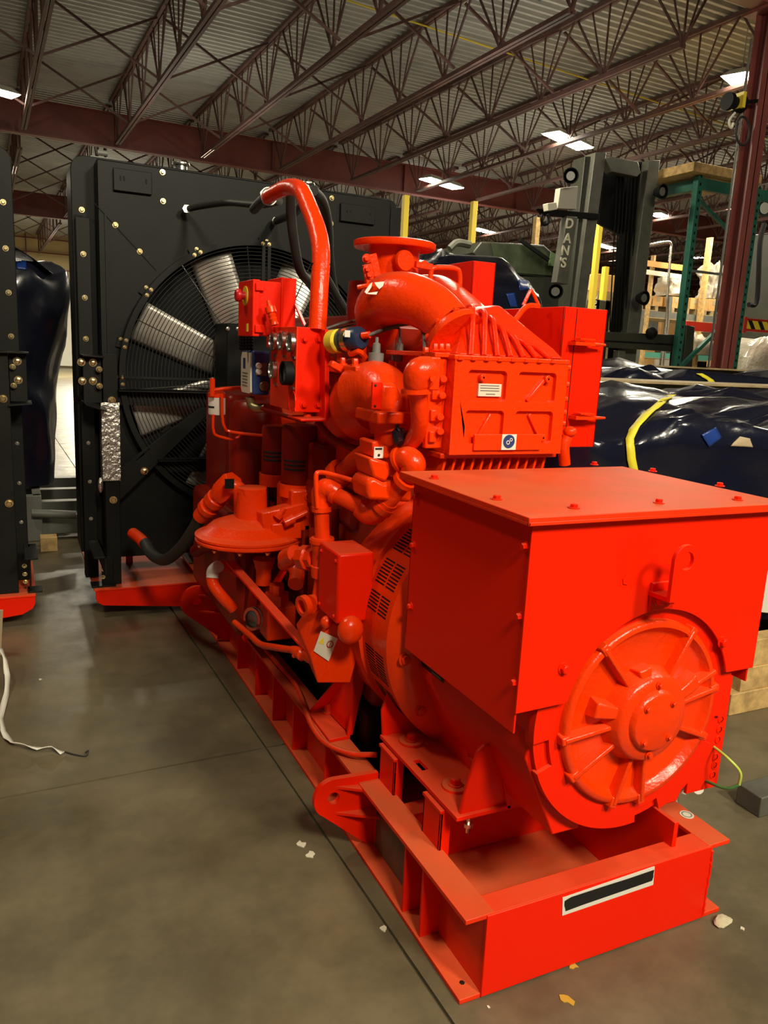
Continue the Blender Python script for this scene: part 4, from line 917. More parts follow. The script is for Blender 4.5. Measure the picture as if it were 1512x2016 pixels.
# gas pressure regulator
RC = F(489, 1064, 2.88)
m = MB(); m.lathe([(0, .0), (.05, -.014), (.13, -.014), (.195, 0), (.204, .006), (.204, .014), (.198, .018), (.204, .022), (.204, .030), (.190, .036), (.175, .042), (.14, .072), (.09, .090), (0, .095)], RC, (0, 0, 1), 64)
rg = m.build('gas_regulator', CAST, G)
m = MB(); c = F(499, 1038, 2.88); tz = F(499, 962, 2.88).z; m.lathe([(.075, 0), (.066, .008), (.062, .02), (.056, tz-c.z), (0, tz-c.z)], V((RC.x+.012, 2.88, c.z-.01)), (0, 0, 1), 40); nk = m.build('regulator_bonnet', CAST, rg)
m = MB(); m.lathe([(0, 0), (.059, 0), (.059, .018), (.054, .021), (0, .021)], V((RC.x+.012, 2.88, tz-.014)), (0, 0, 1), 8); m.build('bonnet_cap', CAST, nk)
m = MB(); q = F(560, 1050, 2.78); m.box(RC.x+.05, RC.x+.17, 2.74, 2.86, RC.z+.03, RC.z+.095); m.build('regulator_vent', CAST, rg, bevel=.006)
bolts(rg, [RC+V((.194*math.cos(t), .194*math.sin(t), -.002)) for t in [i*PI/6+.1 for i in range(12)]], (0, 0, -1), .007, .006, BRASS)
can((520, 1100, 2.88), (518, 1150, 2.88), ((0, .045), (.5, .03), (1, .03)), 'regulator_inlet', CAST, rg)
pc([(560, 1110, 2.7), (578, 1112, 2.6), (585, 1130, 2.55), (582, 1150, 2.5)], .028, 'pipe_elbow', n=18)
MB().box(*(F(528, 1160, 2.75).x, F(585, 1160, 2.75).x, 2.75, 2.86, F(560, 1260, 2.75).z, F(560, 1195, 2.75).z)).build('starter_box', CAST, G, bevel=.008)
can((545, 1195, 2.8), (545, 1150, 2.8), ((0, .05), (.6, .05), (.62, .03), (1, .03)), 'solenoid', CAST, None, 8)
sgl = MB().lathe([(0, 0), (.045, 0), (.047, .01), (.036, .018), (0, .018)], F(503, 1217, 2.85), (-1, -.55, .1), 28).build('sight_glass', GFACE, G, label='round glass oil level gauge')
MB().lathe([(.034, 0), (.046, 0), (.046, .022), (.034, .022)], F(503, 1217, 2.85), (-1, -.55, .1), 28).build('glass_rim', STEEL, sgl)
# support struts
MB().bar(F(452, 1105, 2.92), F(618, 1290, 2.2), .035, .010, (0, 0, 1)).build('support_strut', ORANGE, G, bevel=.002)
MB().bar(F(560, 1120, 2.9), F(480, 1260, 2.95), .04, .012, (1, 0, 0)).build('support_strut', ORANGE, G, bevel=.002)
MB().bar(F(505, 1110, 2.95), F(485, 1240, 3.0), .05, .04, (1, 0, 0)).build('support_strut', DKRED, G, bevel=.004)
pc([(462, 1225, 2.9), (492, 1250, 2.75), (512, 1268, 2.6), (545, 1275, 2.42), (578, 1280, 2.3)], .012, 'drain_line', n=10)
dv = can((575, 1278, 2.3), (618, 1300, 2.18), ((0, .012), (.2, .018), (.5, .022), (.55, .016), (1, .018)), 'drain_valve', CAST, None, 10)
MB().tube([F(578, 1292, 2.27), F(590, 1280, 2.24)], .007, 8, smooth=False).build('valve_handle', CAST, dv)
# wrapped loom near the front lug
pc([(478, 1132, 3.05), (445, 1114, 3.0), (420, 1124, 2.97), (420, 1150, 2.95), (440, 1178, 2.93), (460, 1198, 2.93)], .023, 'looped_pipe', n=18)
pc([(432, 1114, 2.985), (420, 1123, 2.965), (418, 1138, 2.955)], .0245, 'pipe_lagging', WHITE, 14, label='white lagging on a pipe')
# hose from the radiator foot to the filter head
pc([(285, 1068, 3.95), (300, 1092, 3.85), (325, 1102, 3.7), (355, 1080, 3.5), (380, 1045, 3.35), (398, 1012, 3.25)], .028, 'drain_hose', RUBBER, 18, label='thick black rubber hose')
pc([(262, 1050, 4.15), (275, 1060, 4.05), (288, 1074, 3.94)], .030, 'hose_end', CAST, 16)
hf = can((394, 1018, 3.27), (436, 970, 3.15), ((0, .034), (.1, .036), (.3, .036), (.32, .044), (.45, .044), (.47, .036), (.6, .036), (.62, .044), (.8, .044), (.82, .038), (1, .038)), 'hose_fitting', CAST, None, 16)
can((430, 978, 3.16), (462, 945, 3.1), ((0, .04), (.3, .05), (.9, .05), (1, .044)), 'hose_fitting', CAST, None, 6)
apl(443, 943, 461, 962, 3.03, 'valve_tag', BLACKM, hf, .003)
pc([(458, 958, 3.08), (472, 965, 3.05), (475, 990, 3.05), (475, 1020, 3.05)], .03, 'pipe_elbow', n=18)
pc([(430, 1070, 3.4), (405, 1075, 3.5), (385, 1085, 3.6)], .03, 'suction_pipe', DKRED, 16)
# filters and tanks
for c_, y_, r_, z0, z1 in ((588, 2.85, .07, 960, 836), (545, 3.1, .065, 940, 838)):
    a = F(c_, z0, y_); b = F(c_, z1, y_); tp = V((a.x, a.y, b.z))
    can_ = MB().lathe([(0, 0), (r_*.9, 0), (r_, .01), (r_, (tp-a).length-.012), (r_*.93, (tp-a).length), (0, (tp-a).length)], a, (0, 0, 1), 40).build('oil_filter', DKRED, G)
    MB().lathe([(r_+.003, 0), (r_+.008, .0), (r_+.008, .05), (r_+.003, .05)], a+V((0, 0, -.03)), (0, 0, 1), 40).build('filter_collar', CAST, can_)
    m = MB()
    for k in range(3): 
        m.lathe([(r_+.0006, .075+k*.016), (r_+.0012, .076+k*.016), (r_+.0012, .083+k*.016), (r_+.0006, .084+k*.016)], a, (0, 0, 1), 8, a0=2.6, a1=3.9)
    m.build('filter_print', INK, can_)
m = MB(); a, b_ = F(568, 962, 2.8), F(616, 1012, 2.8); m.box(a.x, b_.x, 2.76, 2.95, b_.z, a.z); fh = m.build('filter_head', CAST, G, bevel=.008)
MB().lathe([(.009, 0), (.014, 0), (.014, .006), (.009, .006)], F(606, 978, 2.76), (0, -1, 0), 16).build('head_port', CAST, fh)
a = F(500, 1000, 3.35); b_ = F(500, 790, 3.35)
MB().lathe([(0, 0), (.11, 0), (.115, .02), (.115, b_.z-a.z-.03), (.09, b_.z-a.z), (0, b_.z-a.z)], a, (0, 0, 1), 40).build('lube_tank', DKRED, G)
MB().box(a.x-.10, a.x+.35, 3.45, 3.9, .75, 1.28).build('front_gear_case', DKRED, G, bevel=.03)
MB().box(.80, 1.02, 3.0, 3.9, .30, .80).build('front_support', DKRED, G, bevel=.03)
m = MB(); q = [F(px, py, 2.75) for px, py in ((515, 1010), (600, 990), (640, 1030), (610, 1045), (520, 1050))]; m.prism(q, (0, .1, -.01)); m.build('filter_bracket', CAST, G, bevel=.006)
for p_, q_ in (((560, 1030, 2.72), (605, 1008, 2.72)), ((545, 1020, 2.74), (560, 1000, 2.74))): can(p_, q_, ((0, .016), (.4, .018), (.42, .01), (1, .01)), 'lever_valve')
pc([(640, 880, 2.7), (680, 900, 2.6), (720, 930, 2.5)], .02, 'oil_line', DKRED)
pc([(625, 830, 2.55), (650, 860, 2.5), (690, 880, 2.42), (730, 890, 2.35)], .012, 'oil_line', DKRED)
m = MB(); m.box(F(640, 900, 2.6).x, F(725, 900, 2.6).x, 2.6, 2.9, .88, 1.15); m.build('block_ribbed_cover', DKRED, G, bevel=.01)
# white fuel filter with tubes
a, b_ = F(427, 816, 3.25), F(427, 782, 3.25)
ff = MB().lathe([(0, 0), (.034, 0), (.036, .004), (.036, b_.z-a.z), (0, b_.z-a.z)], a, (0, 0, 1), 28).build('fuel_filter', WHITE, G, label='white spin-on filter with small black print')
m = MB(); m.lathe([(.0365, .028), (.0368, .028), (.0368, .036), (.0365, .036)], a, (0, 0, 1), 6, a0=2.4, a1=3.4); m.build('filter_print', INK, ff)
MB().lathe([(0, 0), (.037, 0), (.037, .016), (.02, .03), (0, .03)], V((a.x, a.y, b_.z)), (0, 0, 1), 24).build('filter_cap', CAST, ff)
pc([(418, 780, 3.2), (418, 745, 3.2)], .011, 'filter_pipe', smooth=False, par=None); pc([(420, 768, 3.2), (445, 765, 3.2), (480, 763, 3.2)], .008, 'filter_pipe')
pc([(437, 775, 3.18), (438, 820, 3.18), (442, 840, 3.18), (455, 850, 3.18), (520, 858, 3.1)], .006, 'fuel_line', n=8)
pc([(420, 816, 3.22), (420, 845, 3.22), (428, 858, 3.22), (462, 864, 3.22), (478, 850, 3.22)], .006, 'fuel_line', n=8)
# blue actuator box
m = MB(); yb_ = 2.95
fr = [F(px, py, yb_) for px, py in ((498, 690), (531, 695), (531, 780), (495, 775))]
x0, x1 = F(497, 735, yb_).x, F(531, 735, yb_).x; z0, z1 = F(512, 778, yb_).z, F(512, 691, yb_).z
m.box(x0, x1, yb_, yb_+.15, z0, z1); bb = m.build('actuator', BLUE, G, bevel=.008, label='blue enamelled actuator box')
m = MB(); m.prism([(x0-.006, yb_+.006, z0+.01), (x0-.006, yb_+.012, z1-.02), (x0-.006, yb_+.02, z1-.008), (x0-.006, yb_+.13, z1-.008), (x0-.006, yb_+.145, z1-.03), (x0-.006, yb_+.145, z0+.02), (x0-.006, yb_+.13, z0+.004), (x0-.006, yb_+.014, z0+.004)], (.007, 0, 0))
bp_ = m.build('actuator_plate', CREAM, bb, label='pale lettered side plate')
m = MB(); m.box(x0-.0075, x0-.006, yb_+.08, yb_+.11, z1-.07, z1-.03); m.build('plate_logo', BLUE, bp_)
m = MB()
for k in range(5): m.box(x0-.0075, x0-.006, yb_+.045, yb_+.12, z0+.03+k*.012, z0+.034+k*.012)
m.build('plate_print', GREYP, bp_)
wi = apl(504, 714, 525, 740, yb_-.003, 'actuator_window', GFACE, bb, .004)
for py in (720, 732): MB().lathe([(0, 0), (.012, 0), (.010, .012), (0, .014)], F(509, py, yb_-.003), (0, -1, 0), 16).build('indicator_lamp', WHITE, wi)
MB().lathe([(0, 0), (.019, 0), (.019, .01), (.016, .013), (0, .013)], F(519, 760, yb_), (0, -1, 0), 24).build('adjuster_knob', BRASSPIPE, bb)
pc([(492, 782, 3.0), (495, 795, 3.0), (503, 803, 2.98), (522, 804, 2.95)], .018, 'brass_elbow', BRASSPIPE)
pc([(515, 804, 2.93), (560, 818, 2.8), (600, 829, 2.62)], .008, 'sense_line', DKRED, 8)
for i in range(4):
    for j in range(5): MB().ball(F(476+i*6, 661+j*6, 3.0), .011, n=8).build('cable_gland_nut', BLACKM, G)
# shutdown box with red stop button
x0, x1 = F(500, 600, 2.75).x, F(553, 600, 2.75).x; z0, z1 = F(520, 661, 2.75).z, F(520, 553, 2.75).z
m = MB(); m.box(x0, x1, 2.75, 2.93, z0, z1); sb_ = m.build('control_box', ORANGE, G, bevel=.004)
m = MB(); m.box(x0-.006, x0+.02, 2.745, 2.94, z0-.004, z1+.003); m.build('box_door', ORANGE, sb_, bevel=.003)
for zz in (z0+.01, z1-.035): MB().box(x0+.002, x0+.034, 2.735, 2.75, zz, zz+.026).build('box_hinge', ORANGE, sb_, bevel=.002)
es = MB().lathe([(0, 0), (.034, 0), (.034, .003), (0, .003)], V((x0-.006, 2.84, z1-.05)), (-1, 0, 0), 28).build('stop_ring', YELLOW, sb_, label='yellow ring of the emergency stop')
MB().lathe([(.014, 0), (.014, .016), (.022, .016), (.023, .028), (.018, .034), (0, .034)], V((x0-.009, 2.84, z1-.05)), (-1, 0, 0), 24).build('stop_button', RED, es)
MB().box(x0-.008, x0-.006, 2.80, 2.82, z0+.012, z0+.04).build('warning_sticker', YELLOW, sb_)
m = MB(); a, b_ = F(553, 546, 2.8), F(581, 660, 2.8); m.box(a.x, b_.x, 2.8, 2.82, b_.z-.05, a.z); m.box(a.x-.004, a.x+.006, 2.78, 2.95, b_.z-.05, a.z); m.build('box_backplate', ORANGE, G, bevel=.003)
cg = can((528, 592, 2.7), (541, 640, 2.68), ((0, .007), (.25, .010), (.26, .019), (.5, .019), (.52, .012), (.6, .015), (.68, .012), (.76, .015), (.84, .012), (1, .014)), 'cable_gland', CAST, None, 12)
MB().bar(F(582, 600, 2.8), F(602, 645, 2.6), .012, .006, (0, 1, 0)).build('box_stay', ORANGE, G)
# gauge panel
YG, YG2, GXX = 2.49, 2.77, .852
gx1 = F(643, 730, YG).x; gz0, gz1 = F(615, 812, YG).z, F(615, 645, YG).z
m = MB(); m.box(GXX+.004, gx1, YG+.003, YG2, gz0, gz1); gpn = m.build('gauge_box', ORANGE, G, bevel=.002)
m = MB(); m.box(GXX-.001, GXX+.004, YG, YG2+.002, gz0+.002, gz1); gf = m.build('gauge_face', DIRTY, gpn, bevel=.001)
bolts(gpn, [F(px, py, YG+.002) for px, py in ((600, 668), (628, 668), (598, 797), (626, 797))], (0, -1, 0), .009, .007)
def gauge(px, py, r_, deep=.014):
    c = X(px, py, GXX-.002); g_ = MB().lathe([(r_, 0), (r_, deep), (r_*.86, deep), (r_*.84, deep*.6), (0, deep*.6)], c, (-1, 0, 0), 32)
    g_ = g_.build('gauge', STEEL if deep < .02 else BLACKM, gpn)
    MB().lathe([(r_*.83, 0), (0, 0)], c+V((-deep*.62, 0, 0)), (-1, 0, 0), 24).build('dial', GFACE, g_)
    MB().bar(c+V((-deep*.7, 0, 0)), c+V((-deep*.7, r_*.5, r_*.5)), .002, .001, (1, 0, 0)).build('needle', INK, g_)
for px, py in ((541, 672), (558, 671), (576, 674), (540, 728)): gauge(px, py, .033)
gauge(573, 735, .040, .03)
for px, py, r_ in ((559, 733, .03), (576, 790, .036)): MB().lathe([(r_*.95, 0), (r_, 0), (r_, .003), (r_*.95, .003)], X(px, py, GXX-.001), (-1, 0, 0), 28).build('blanked_hole', ORANGE, gpn)
for px, py in ((543, 700), (561, 702), (579, 704), (544, 757), (577, 764)): MB().box(*(lambda c: (c.x-.004, c.x, c.y-.015, c.y+.015, c.z-.004, c.z+.004))(X(px, py, GXX-.001))).build('gauge_tag', STEEL, gpn)
# bracket frame round the panel
q = [F(px, py, 2.44) for px, py in ((640, 648), (650, 650), (648, 825), (643, 830), (592, 830), (592, 825), (640, 824))]
m = MB(); m.prism(q, (0, .14, 0)); m.build('panel_bracket', ORANGE, G, bevel=.003)
can((605, 830, 2.52), (605, 815, 2.52), ((0, .016), (1, .013)), 'bracket_bush')
# ignition coil
cl = can((655, 673, 2.42), (670, 671, 2.38), ((0, .038), (.9, .038), (1, .034)), 'ignition_coil', YELLOW, None, 28, 'yellow end of the ignition coil')
can((668, 671, 2.40), (712, 666, 2.30), ((0, .034), (.1, .038), (.9, .038), (1, .030)), 'coil_body', mat('dark_blue_plastic', (.012, .025, .06), .35), cl)
can((684, 669, 2.36), (693, 668, 2.34), ((0, .040), (1, .040)), 'coil_clamp', BRASS, cl)
apl(679, 650, 689, 664, 2.30, 'coil_label', WHITE, cl, .002)
pc([(692, 685, 2.33), (690, 697, 2.33), (705, 692, 2.3), (717, 700, 2.3), (722, 712, 2.3)], .009, 'coil_bracket', n=8)
pc([(713, 661, 2.3), (728, 659, 2.28)], .011, 'coil_tower', smooth=False)
for pts, r_ in (([(725, 660, 2.28), (770, 644, 2.3), (815, 638, 2.25), (833, 655, 2.15), (836, 692, 2.05)], .0055), ([(725, 661, 2.28), (780, 645, 2.35), (788, 660, 2.3), (784, 688, 2.2)], .0045),
                ([(640, 648, 2.5), (680, 635, 2.5), (720, 630, 2.6), (740, 640, 2.6), (742, 690, 2.3)], .0055), ([(652, 650, 2.5), (690, 640, 2.55), (722, 633, 2.6)], .004), ([(600, 645, 2.6), (612, 632, 2.6), (622, 645, 2.55)], .005), ([(645, 652, 2.45), (680, 648, 2.5), (712, 658, 2.5)], .004)):
    pc(pts, r_, 'ignition_lead', CABLE, 8)
for px in (740, 785):
    c = F(px, 712, 2.25); m = MB(); m.lathe([(0, 0), (.024, 0), (.024, .026), (.013, .028), (.012, .055), (.006, .058), (.005, .075), (0, .075)], c, (0, 0, 1), 24); m.build('spark_plug_cap', SILVER, G, label='grey spark plug cap')
MB().prism([F(px, py, 2.2) for px, py in ((668, 724), (682, 720), (680, 745), (668, 746))], (0, .02, 0))
wl = MB().prism([F(px, py, 2.37) for px, py in ((671, 745), (684, 747), (680, 776), (667, 771))], (0, .004, 0)).build('warning_sticker', CREAM, G, smooth=False, label='cream warning sticker with yellow top')
MB().prism([F(px, py, 2.368) for px, py in ((671, 745), (684, 747), (683, 754), (670, 752))], (0, .003, 0)).build('sticker_band', YELLOW, wl, smooth=False)
MB().prism([F(px, py, 2.368) for px, py in ((675, 757), (678, 770), (671, 769))], (0, .003, 0)).build('sticker_symbol', INK, wl, smooth=False)

# ------------------------------------------------------------ things around the machine
def put(name, m, mm, label, cat, group=None, **k): return tag(m.build(name, mm, **k), label, cat, group)
def stick(name, m, mm, par, label, **k): return m.build(name, mm, par, label=label, **k)
def tarp(x0, x1, y0, y1, z0, z1, seed, amp=.03, fr=4, r=.12, shear=(0, 0), top=None, n=64, mz=34):
    """a wrapped load: rounded box skin with sagging folds and a closed top"""
    m = MB(); hx, hy = (x1-x0)/2, (y1-y0)/2; cx, cy = (x0+x1)/2, (y0+y1)/2
    def sec(u, s):
        a = 2*PI*u; c_, s_ = math.cos(a), math.sin(a); e = .28
        X_ = math.copysign(abs(c_)**e, c_)*hx; Y_ = math.copysign(abs(s_)**e, s_)*hy
        return X_*s, Y_*s
    def fn(u, v):
        if v < .7: s = 1; z = z0+(z1-z0-r)*v/.7
        else:
            t = (v-.7)/.3
            if t < .4: k = t/.4*PI/2; s = 1-(r/min(hx, hy))*(1-math.cos(k)); z = z1-r+r*math.sin(k)
            else: s = (1-r/min(hx, hy))*(1-(t-.4)/.6); z = z1
        X_, Y_ = sec(u, s); p = V((X_, Y_, z))
        q = V((X_*fr, Y_*fr, z*fr*.6+seed*7)); k = noise.noise(q)+.5*noise.noise(q*2.3)+(.5-abs(noise.noise(q*1.4+V((5, 2, 1)))))*.8
        d = V((X_/hx, Y_/hy, .6 if v > .7 else 0)); 
        if d.length > 0: d.normalize()
        p += d*(k-.35)*amp+V((0, 0, (k-.4)*amp*(.9 if v > .7 else .2)))
        if v < .02: p.z = z0
        zz = (p.z-z0)/(z1-z0); p.x += shear[0]*zz; p.y += shear[1]*zz
        if top: p.z = z0+(p.z-z0)*top(cx+p.x, cy+p.y)
        return (cx+p.x, cy+p.y, max(p.z, z0))
    g = m.grid(fn, n, mz); bmesh.ops.remove_doubles(m.b, verts=m.b.verts, dist=.0008); return m
# neighbouring generator set at the left edge
N = thing('generator_set', (-.8, 4.6, 0), 'second orange generator set whose black radiator edge shows at the left border', 'generator')
m = MB(); r = .07; zt = 2.40; x0, x1, y0 = -1.9, F(26, 400, 4.55).x, 4.55
out = [V((x0, y0, .17)), V((x1, y0, .17))]+circ3((x1-r, y0, zt-r), r, n=7, a0=0, a1=PI/2)+[V((x0, y0, zt))]
m.prism(out, (0, .3, 0)); nc = m.build('radiator_core', BLACK, N, bevel=.004)
MB().box(-1.8, -.06, 4.42, 4.55, .17, 2.36).build('fan_shroud', BLACK, N, bevel=.003)
nl = MB().box(-.115, -.012, 4.32, 4.42, .167, 1.40).build('radiator_leg', BLACK, N, bevel=.004)
m = MB(); m.box(-.01, .07, 4.36, 4.37, 1.16, 1.40); m.prism([(-.06, 4.28, 1.40), (.082, 4.30, 1.40), (.082, 4.5, 1.40), (-.06, 4.5, 1.40)], (0, 0, .008)); m.prism([(-.02, 4.30, 1.14), (.088, 4.30, 1.15), (.088, 4.5, 1.15), (-.02, 4.5, 1.15)], (0, 0, .008)); ns = m.build('side_bracket', BLACK, N, bevel=.002)
m = MB(); m.box(.02, .08, 4.1, 4.4, .40, .41); m.box(.03, .1, 4.3, 4.4, .167, .176); m.box(.04, .05, 4.33, 4.40, .167, .41); m.build('lower_bracket', BLACK, N, bevel=.002)
bolts(nc, [F(px, py, 4.55) for px, py in ((6, 398), (11, 489), (17, 576), (22, 662))], (0, -1, 0), .010, .008, BRASS)
bolts(nc, [F(px, py, 4.55) for px, py in ((34, 873), (38, 951), (42, 1028))], (0, -1, 0), .007, .006, STEEL)
bolts(ns, [F(px, py, 4.36) for px, py in ((34, 711), (36, 748))], (0, -1, 0), .014, .008, BRASS)
bolts(ns, [F(px, py, 4.34) for px, py in ((25, 722), (27, 759))], (0, -1, 0), .010, .014, BRASS)
bolts(nl, [F(px, py, 4.32) for px, py in ((6, 785), (18, 991))], (0, -1, 0), .014, .012, BRASS)
bolts(nl, [F(px, py, 4.32) for px, py in ((48, 1114), (49, 1130), (50, 1145))], (0, -1, 0), .008, .012, BRASS)
m = MB(); m.box(-1.9, .066, 4.27, 4.95, .155, .167); m.build('radiator_foot_plate', DIRTY, N, bevel=.002)
m = MB(); Y = 4.275; m.prism([(.062, Y, .155), (.062, Y, .115), (.05, Y, .09), (.0, Y, .062), (-.45, Y, .012), (-.45, Y, .155)], (0, .012, 0)); m.build('foot_gusset', ORANGE, N, bevel=.002)
MB().box(-1.55, -.5, 1.4, 4.9, 0, .228).build('skid_beam', DIRTY, N, bevel=.002)
# wrapped load in the gap, on its grey steel skid
WL = put('wrapped_load', tarp(-1.5, .28, 6.35, 8.2, .36, 2.04, 3, .07, 2.4, .16, shear=(.15, 0), n=120, mz=60), TARPBLK, 'tall load in dark navy plastic seen in the gap between the two radiators', 'wrapped load')
stick('loose_sheet', MB().grid(lambda u, v: (-.2+u*.5, 6.35+v*.8+.06*math.sin(u*5), 2.02+.10*math.sin(u*3+.5)*(1-v)-.1*(1-v)*(u-.2)+.02), 16, 10), TARPBLK, WL, 'loose shiny flap of plastic over the top', solid=.004)

t = thing('steel_skid', (0, 6.8, 0), 'grey steel skid with crossbars under the tall wrapped load', 'skid')
for y in (6.2, 6.75, 7.3, 7.9): MB().box(-1.2, .9, y, y+.10, .03, .17).build('crossbar', GREYP, t, bevel=.004)
for x in (-1.0, .1, .78): MB().box(x, x+.06, 6.15, 8.3, .17, .34).build('runner', GREYP, t, bevel=.004)
MB().box(.02, .16, 6.12, 6.2, 0.0, .34).build('skid_post', GREYP, t, bevel=.004)
MB().tube([F(62, 1010, 6.08), F(150, 1014, 6.08)], .03, 12, smooth=False).build('skid_pipe', GREYP, t)
p = Z(97, 1086, 0); put('timber_block', MB().box(p.x-.055, p.x+.055, p.y, p.y+.12, 0, .10), WOOD, 'small timber block on the floor in front of the grey steel skid', 'timber', bevel=.003)
p = Z(118, 1066, 0); put('crumpled_paper', MB().ball((p.x+.03, p.y+.3, .02), .05, (1.3, 1, .4), 10), WHITE, 'white scrap of paper on the floor beside the timber block', 'paper')
put('white_filler', MB().box(1.0, 2.6, 12, 13.5, 0, 1.5), WHITE, 'white box added far back for the bright strip past the tall wrapped load', 'crate', bevel=.01)  # white boxes added to make the bright strip in the gap
put('white_filler', MB().box(.75, 1.6, 9.3, 10.2, 0, .75), WHITE, 'low white box added nearer the gap, in front of the taller one', 'crate', bevel=.01)

put('leaning_board', MB().hexa([Z(-60, 1290, 0), Z(2, 1290, 0), Z(2, 1283, 0), Z(-60, 1283, 0), F(-60, 1200, 3.85), F(6, 1203, 3.85), F(6, 1200, 3.87), F(-60, 1200, 3.87)]), DTAN, 'tan board standing on the floor at the left border below the neighbour foot', 'board')
sp = [Z(4, 1275, .12), Z(14, 1300, .10), Z(20, 1330, .05), Z(17, 1370, .01), Z(6, 1415, .006), Z(12, 1440, .006), Z(30, 1465, .006), Z(70, 1470, .012), Z(105, 1473, .006), Z(128, 1480, .006)]
m = MB(); L_ = []
for i in range(len(sp)-1):
    for j in range(5): L_.append(sp[i].lerp(sp[i+1], j/5))
L_.append(sp[-1]); rows = []
for i, p in enumerate(L_):
    d = (L_[min(i+1, len(L_)-1)]-L_[max(i-1, 0)]).normalized(); s = d.cross(V((0, 0, 1))).normalized(); tw = math.sin(i*.35)*.8
    w_ = (s*math.cos(tw)+V((0, 0, abs(math.sin(tw)))))*.014; rows.append((p-s*.0, p+w_*1.6))
for (a, b_), (c, d) in zip(rows, rows[1:]): m.b.faces.new([m.b.verts.new(q) for q in (a, b_, d, c)])
bmesh.ops.remove_doubles(m.b, verts=m.b.verts, dist=.0003)
ws = put('webbing_strap', m, WHITE, 'white woven strap trailing across the floor at the left edge', 'strap', solid=.0025)
MB().tube([Z(128, 1480, .006), Z(150, 1486, .006), Z(170, 1488, .006), Z(174, 1478, .02), Z(168, 1482, .012)], .003, 6).build('strap_cord', RUBBER, ws)
# litter on the floor
def flake(px, py, s, name, mm, label, cat, seed=1):
    c = Z(px, py, .0); random.seed(seed); n = 9; m = MB()
    out = [c+V((math.cos(2*PI*i/n)*s*random.uniform(.35, 1), math.sin(2*PI*i/n)*s*random.uniform(.35, 1.2), 0)) for i in range(n)]
    m.prism(out, (0, 0, .002)); put(name, m, mm, label, cat, smooth=False)
flake(592, 1662, .018, 'paint_flake', DUSTW, 'upper cream flake on the floor left of the near lifting lug', 'flake', 2)
flake(612, 1684, .018, 'paint_flake', DUSTW, 'lower cream flake on the floor left of the near lifting lug', 'flake', 5)
flake(1128, 1901, .016, 'paint_flake', mat('ochre_flake', (.5, .3, .03), .7), 'ochre flake on the floor closest to the front crossmember', 'flake', 3)
flake(1116, 1968, .020, 'paint_flake', bpy.data.materials['ochre_flake'], 'larger ochre flake on the floor near the bottom edge of the view', 'flake', 4)
flake(79, 1338, .010, 'paper_chip', DUSTW, 'tiny white chip on the floor right of the strap', 'chip', 6)
flake(961, 1983, .006, 'paper_chip', DUSTW, 'tiny white chip on the floor by the near corner of the skid', 'chip', 7)
flake(756, 1828, .016, 'patching_mortar', DUSTW, 'pale crumb of mortar in the floor joint beside the skid', 'mortar', 8)
flake(1462, 1829, .010, 'paper_chip', DUSTW, 'pale chip on the floor just right of the lump of rubble', 'chip', 9)
c = Z(1424, 1813, .008); m = MB(); m.ball(c, .026, (1.15, .7, .35), 12)
for v_ in m.b.verts: v_.co += noise.noise_vector(v_.co*40)*.006
for v_ in m.b.verts: v_.co.z = max(v_.co.z, 0)
put('rubble_lump', m, STONE, 'pale lump of rubble on the floor at the right end of the crossmember', 'rubble')
c = Z(1490, 1612, 0); put('steel_block', MB().box(c.x+.01, c.x+.2, c.y, c.y+.10, 0, .075), LIFTL, 'grey steel block on the floor at the right border', 'block', bevel=.004)

# wrapped crates at the right on timber skids
def topA(x, y): return 1-.10*max(0, min(1, (3.0-y)/.6))
WC1 = put('wrapped_crate', tarp(1.98, 6.6, 2.38, 3.62, .34, 1.37, 11, .05, 3.2, .10, top=topA, n=140, mz=46), NAVY, 'large navy plastic wrapped crate just behind the orange terminal box', 'wrapped crate')
WC2 = put('wrapped_crate', tarp(2.9, 7.4, 4.05, 5.3, .3, 1.46, 23, .06, 3.0, .12, n=120, mz=36), NAVY, 'farther navy wrapped crate with the shorter yellow strap', 'wrapped crate')
stick('cover_board', MB().box(1.98, 6.7, 3.55, 4.02, 1.39, 1.405), PLY, WC1, 'bare plywood board', bevel=.002)
stick('cover_board', MB().box(2.95, 7.4, 5.25, 5.70, 1.485, 1.50), PLY, WC2, 'bare plywood board', bevel=.002)
for i, (x0, x1, y0, z0) in enumerate(((1.98, 6.6, 3.68, 0), (2.95, 7.3, 5.4, 0))):
    stick('crate_side', MB().box(x0, x1, y0, y0+.2, 0, 1.388+i*.095), PLY, (WC1, WC2)[i], None)
from mathutils.bvhtree import BVHTree
def hitter(o):
    t = BVHTree.FromPolygons([v.co[:] for v in o.data.vertices], [p.vertices[:] for p in o.data.polygons])
    def h(px, py, off=.006):
        d = (F(px, py, 1)-EYE).normalized(); p, n, i, q = t.ray_cast(EYE, d)
        if p is None: return None
        if n.dot(d) > 0: n = -n
        return p+n*off
    return h
def lay(o, quad, name, mm, label, nu=6, nv=6, th=.003):   # lay a thin patch on the skin of a wrapped load
    h = hitter(o); m = MB(); g = []
    a, b_, c, d = [V((*q, 0)) for q in quad]
    for i in range(nu+1):
        row = []
        for j in range(nv+1):
            p = a.lerp(b_, i/nu).lerp(d.lerp(c, i/nu), j/nv); q = h(p.x, p.y); row.append(m.b.verts.new(q) if q else None)
        g.append(row)
    for i in range(nu):
        for j in range(nv):
            f = (g[i][j], g[i+1][j], g[i+1][j+1], g[i][j+1])
            if all(f): m.b.faces.new(f)
    return m.build(name, mm, o, label=label, solid=th)
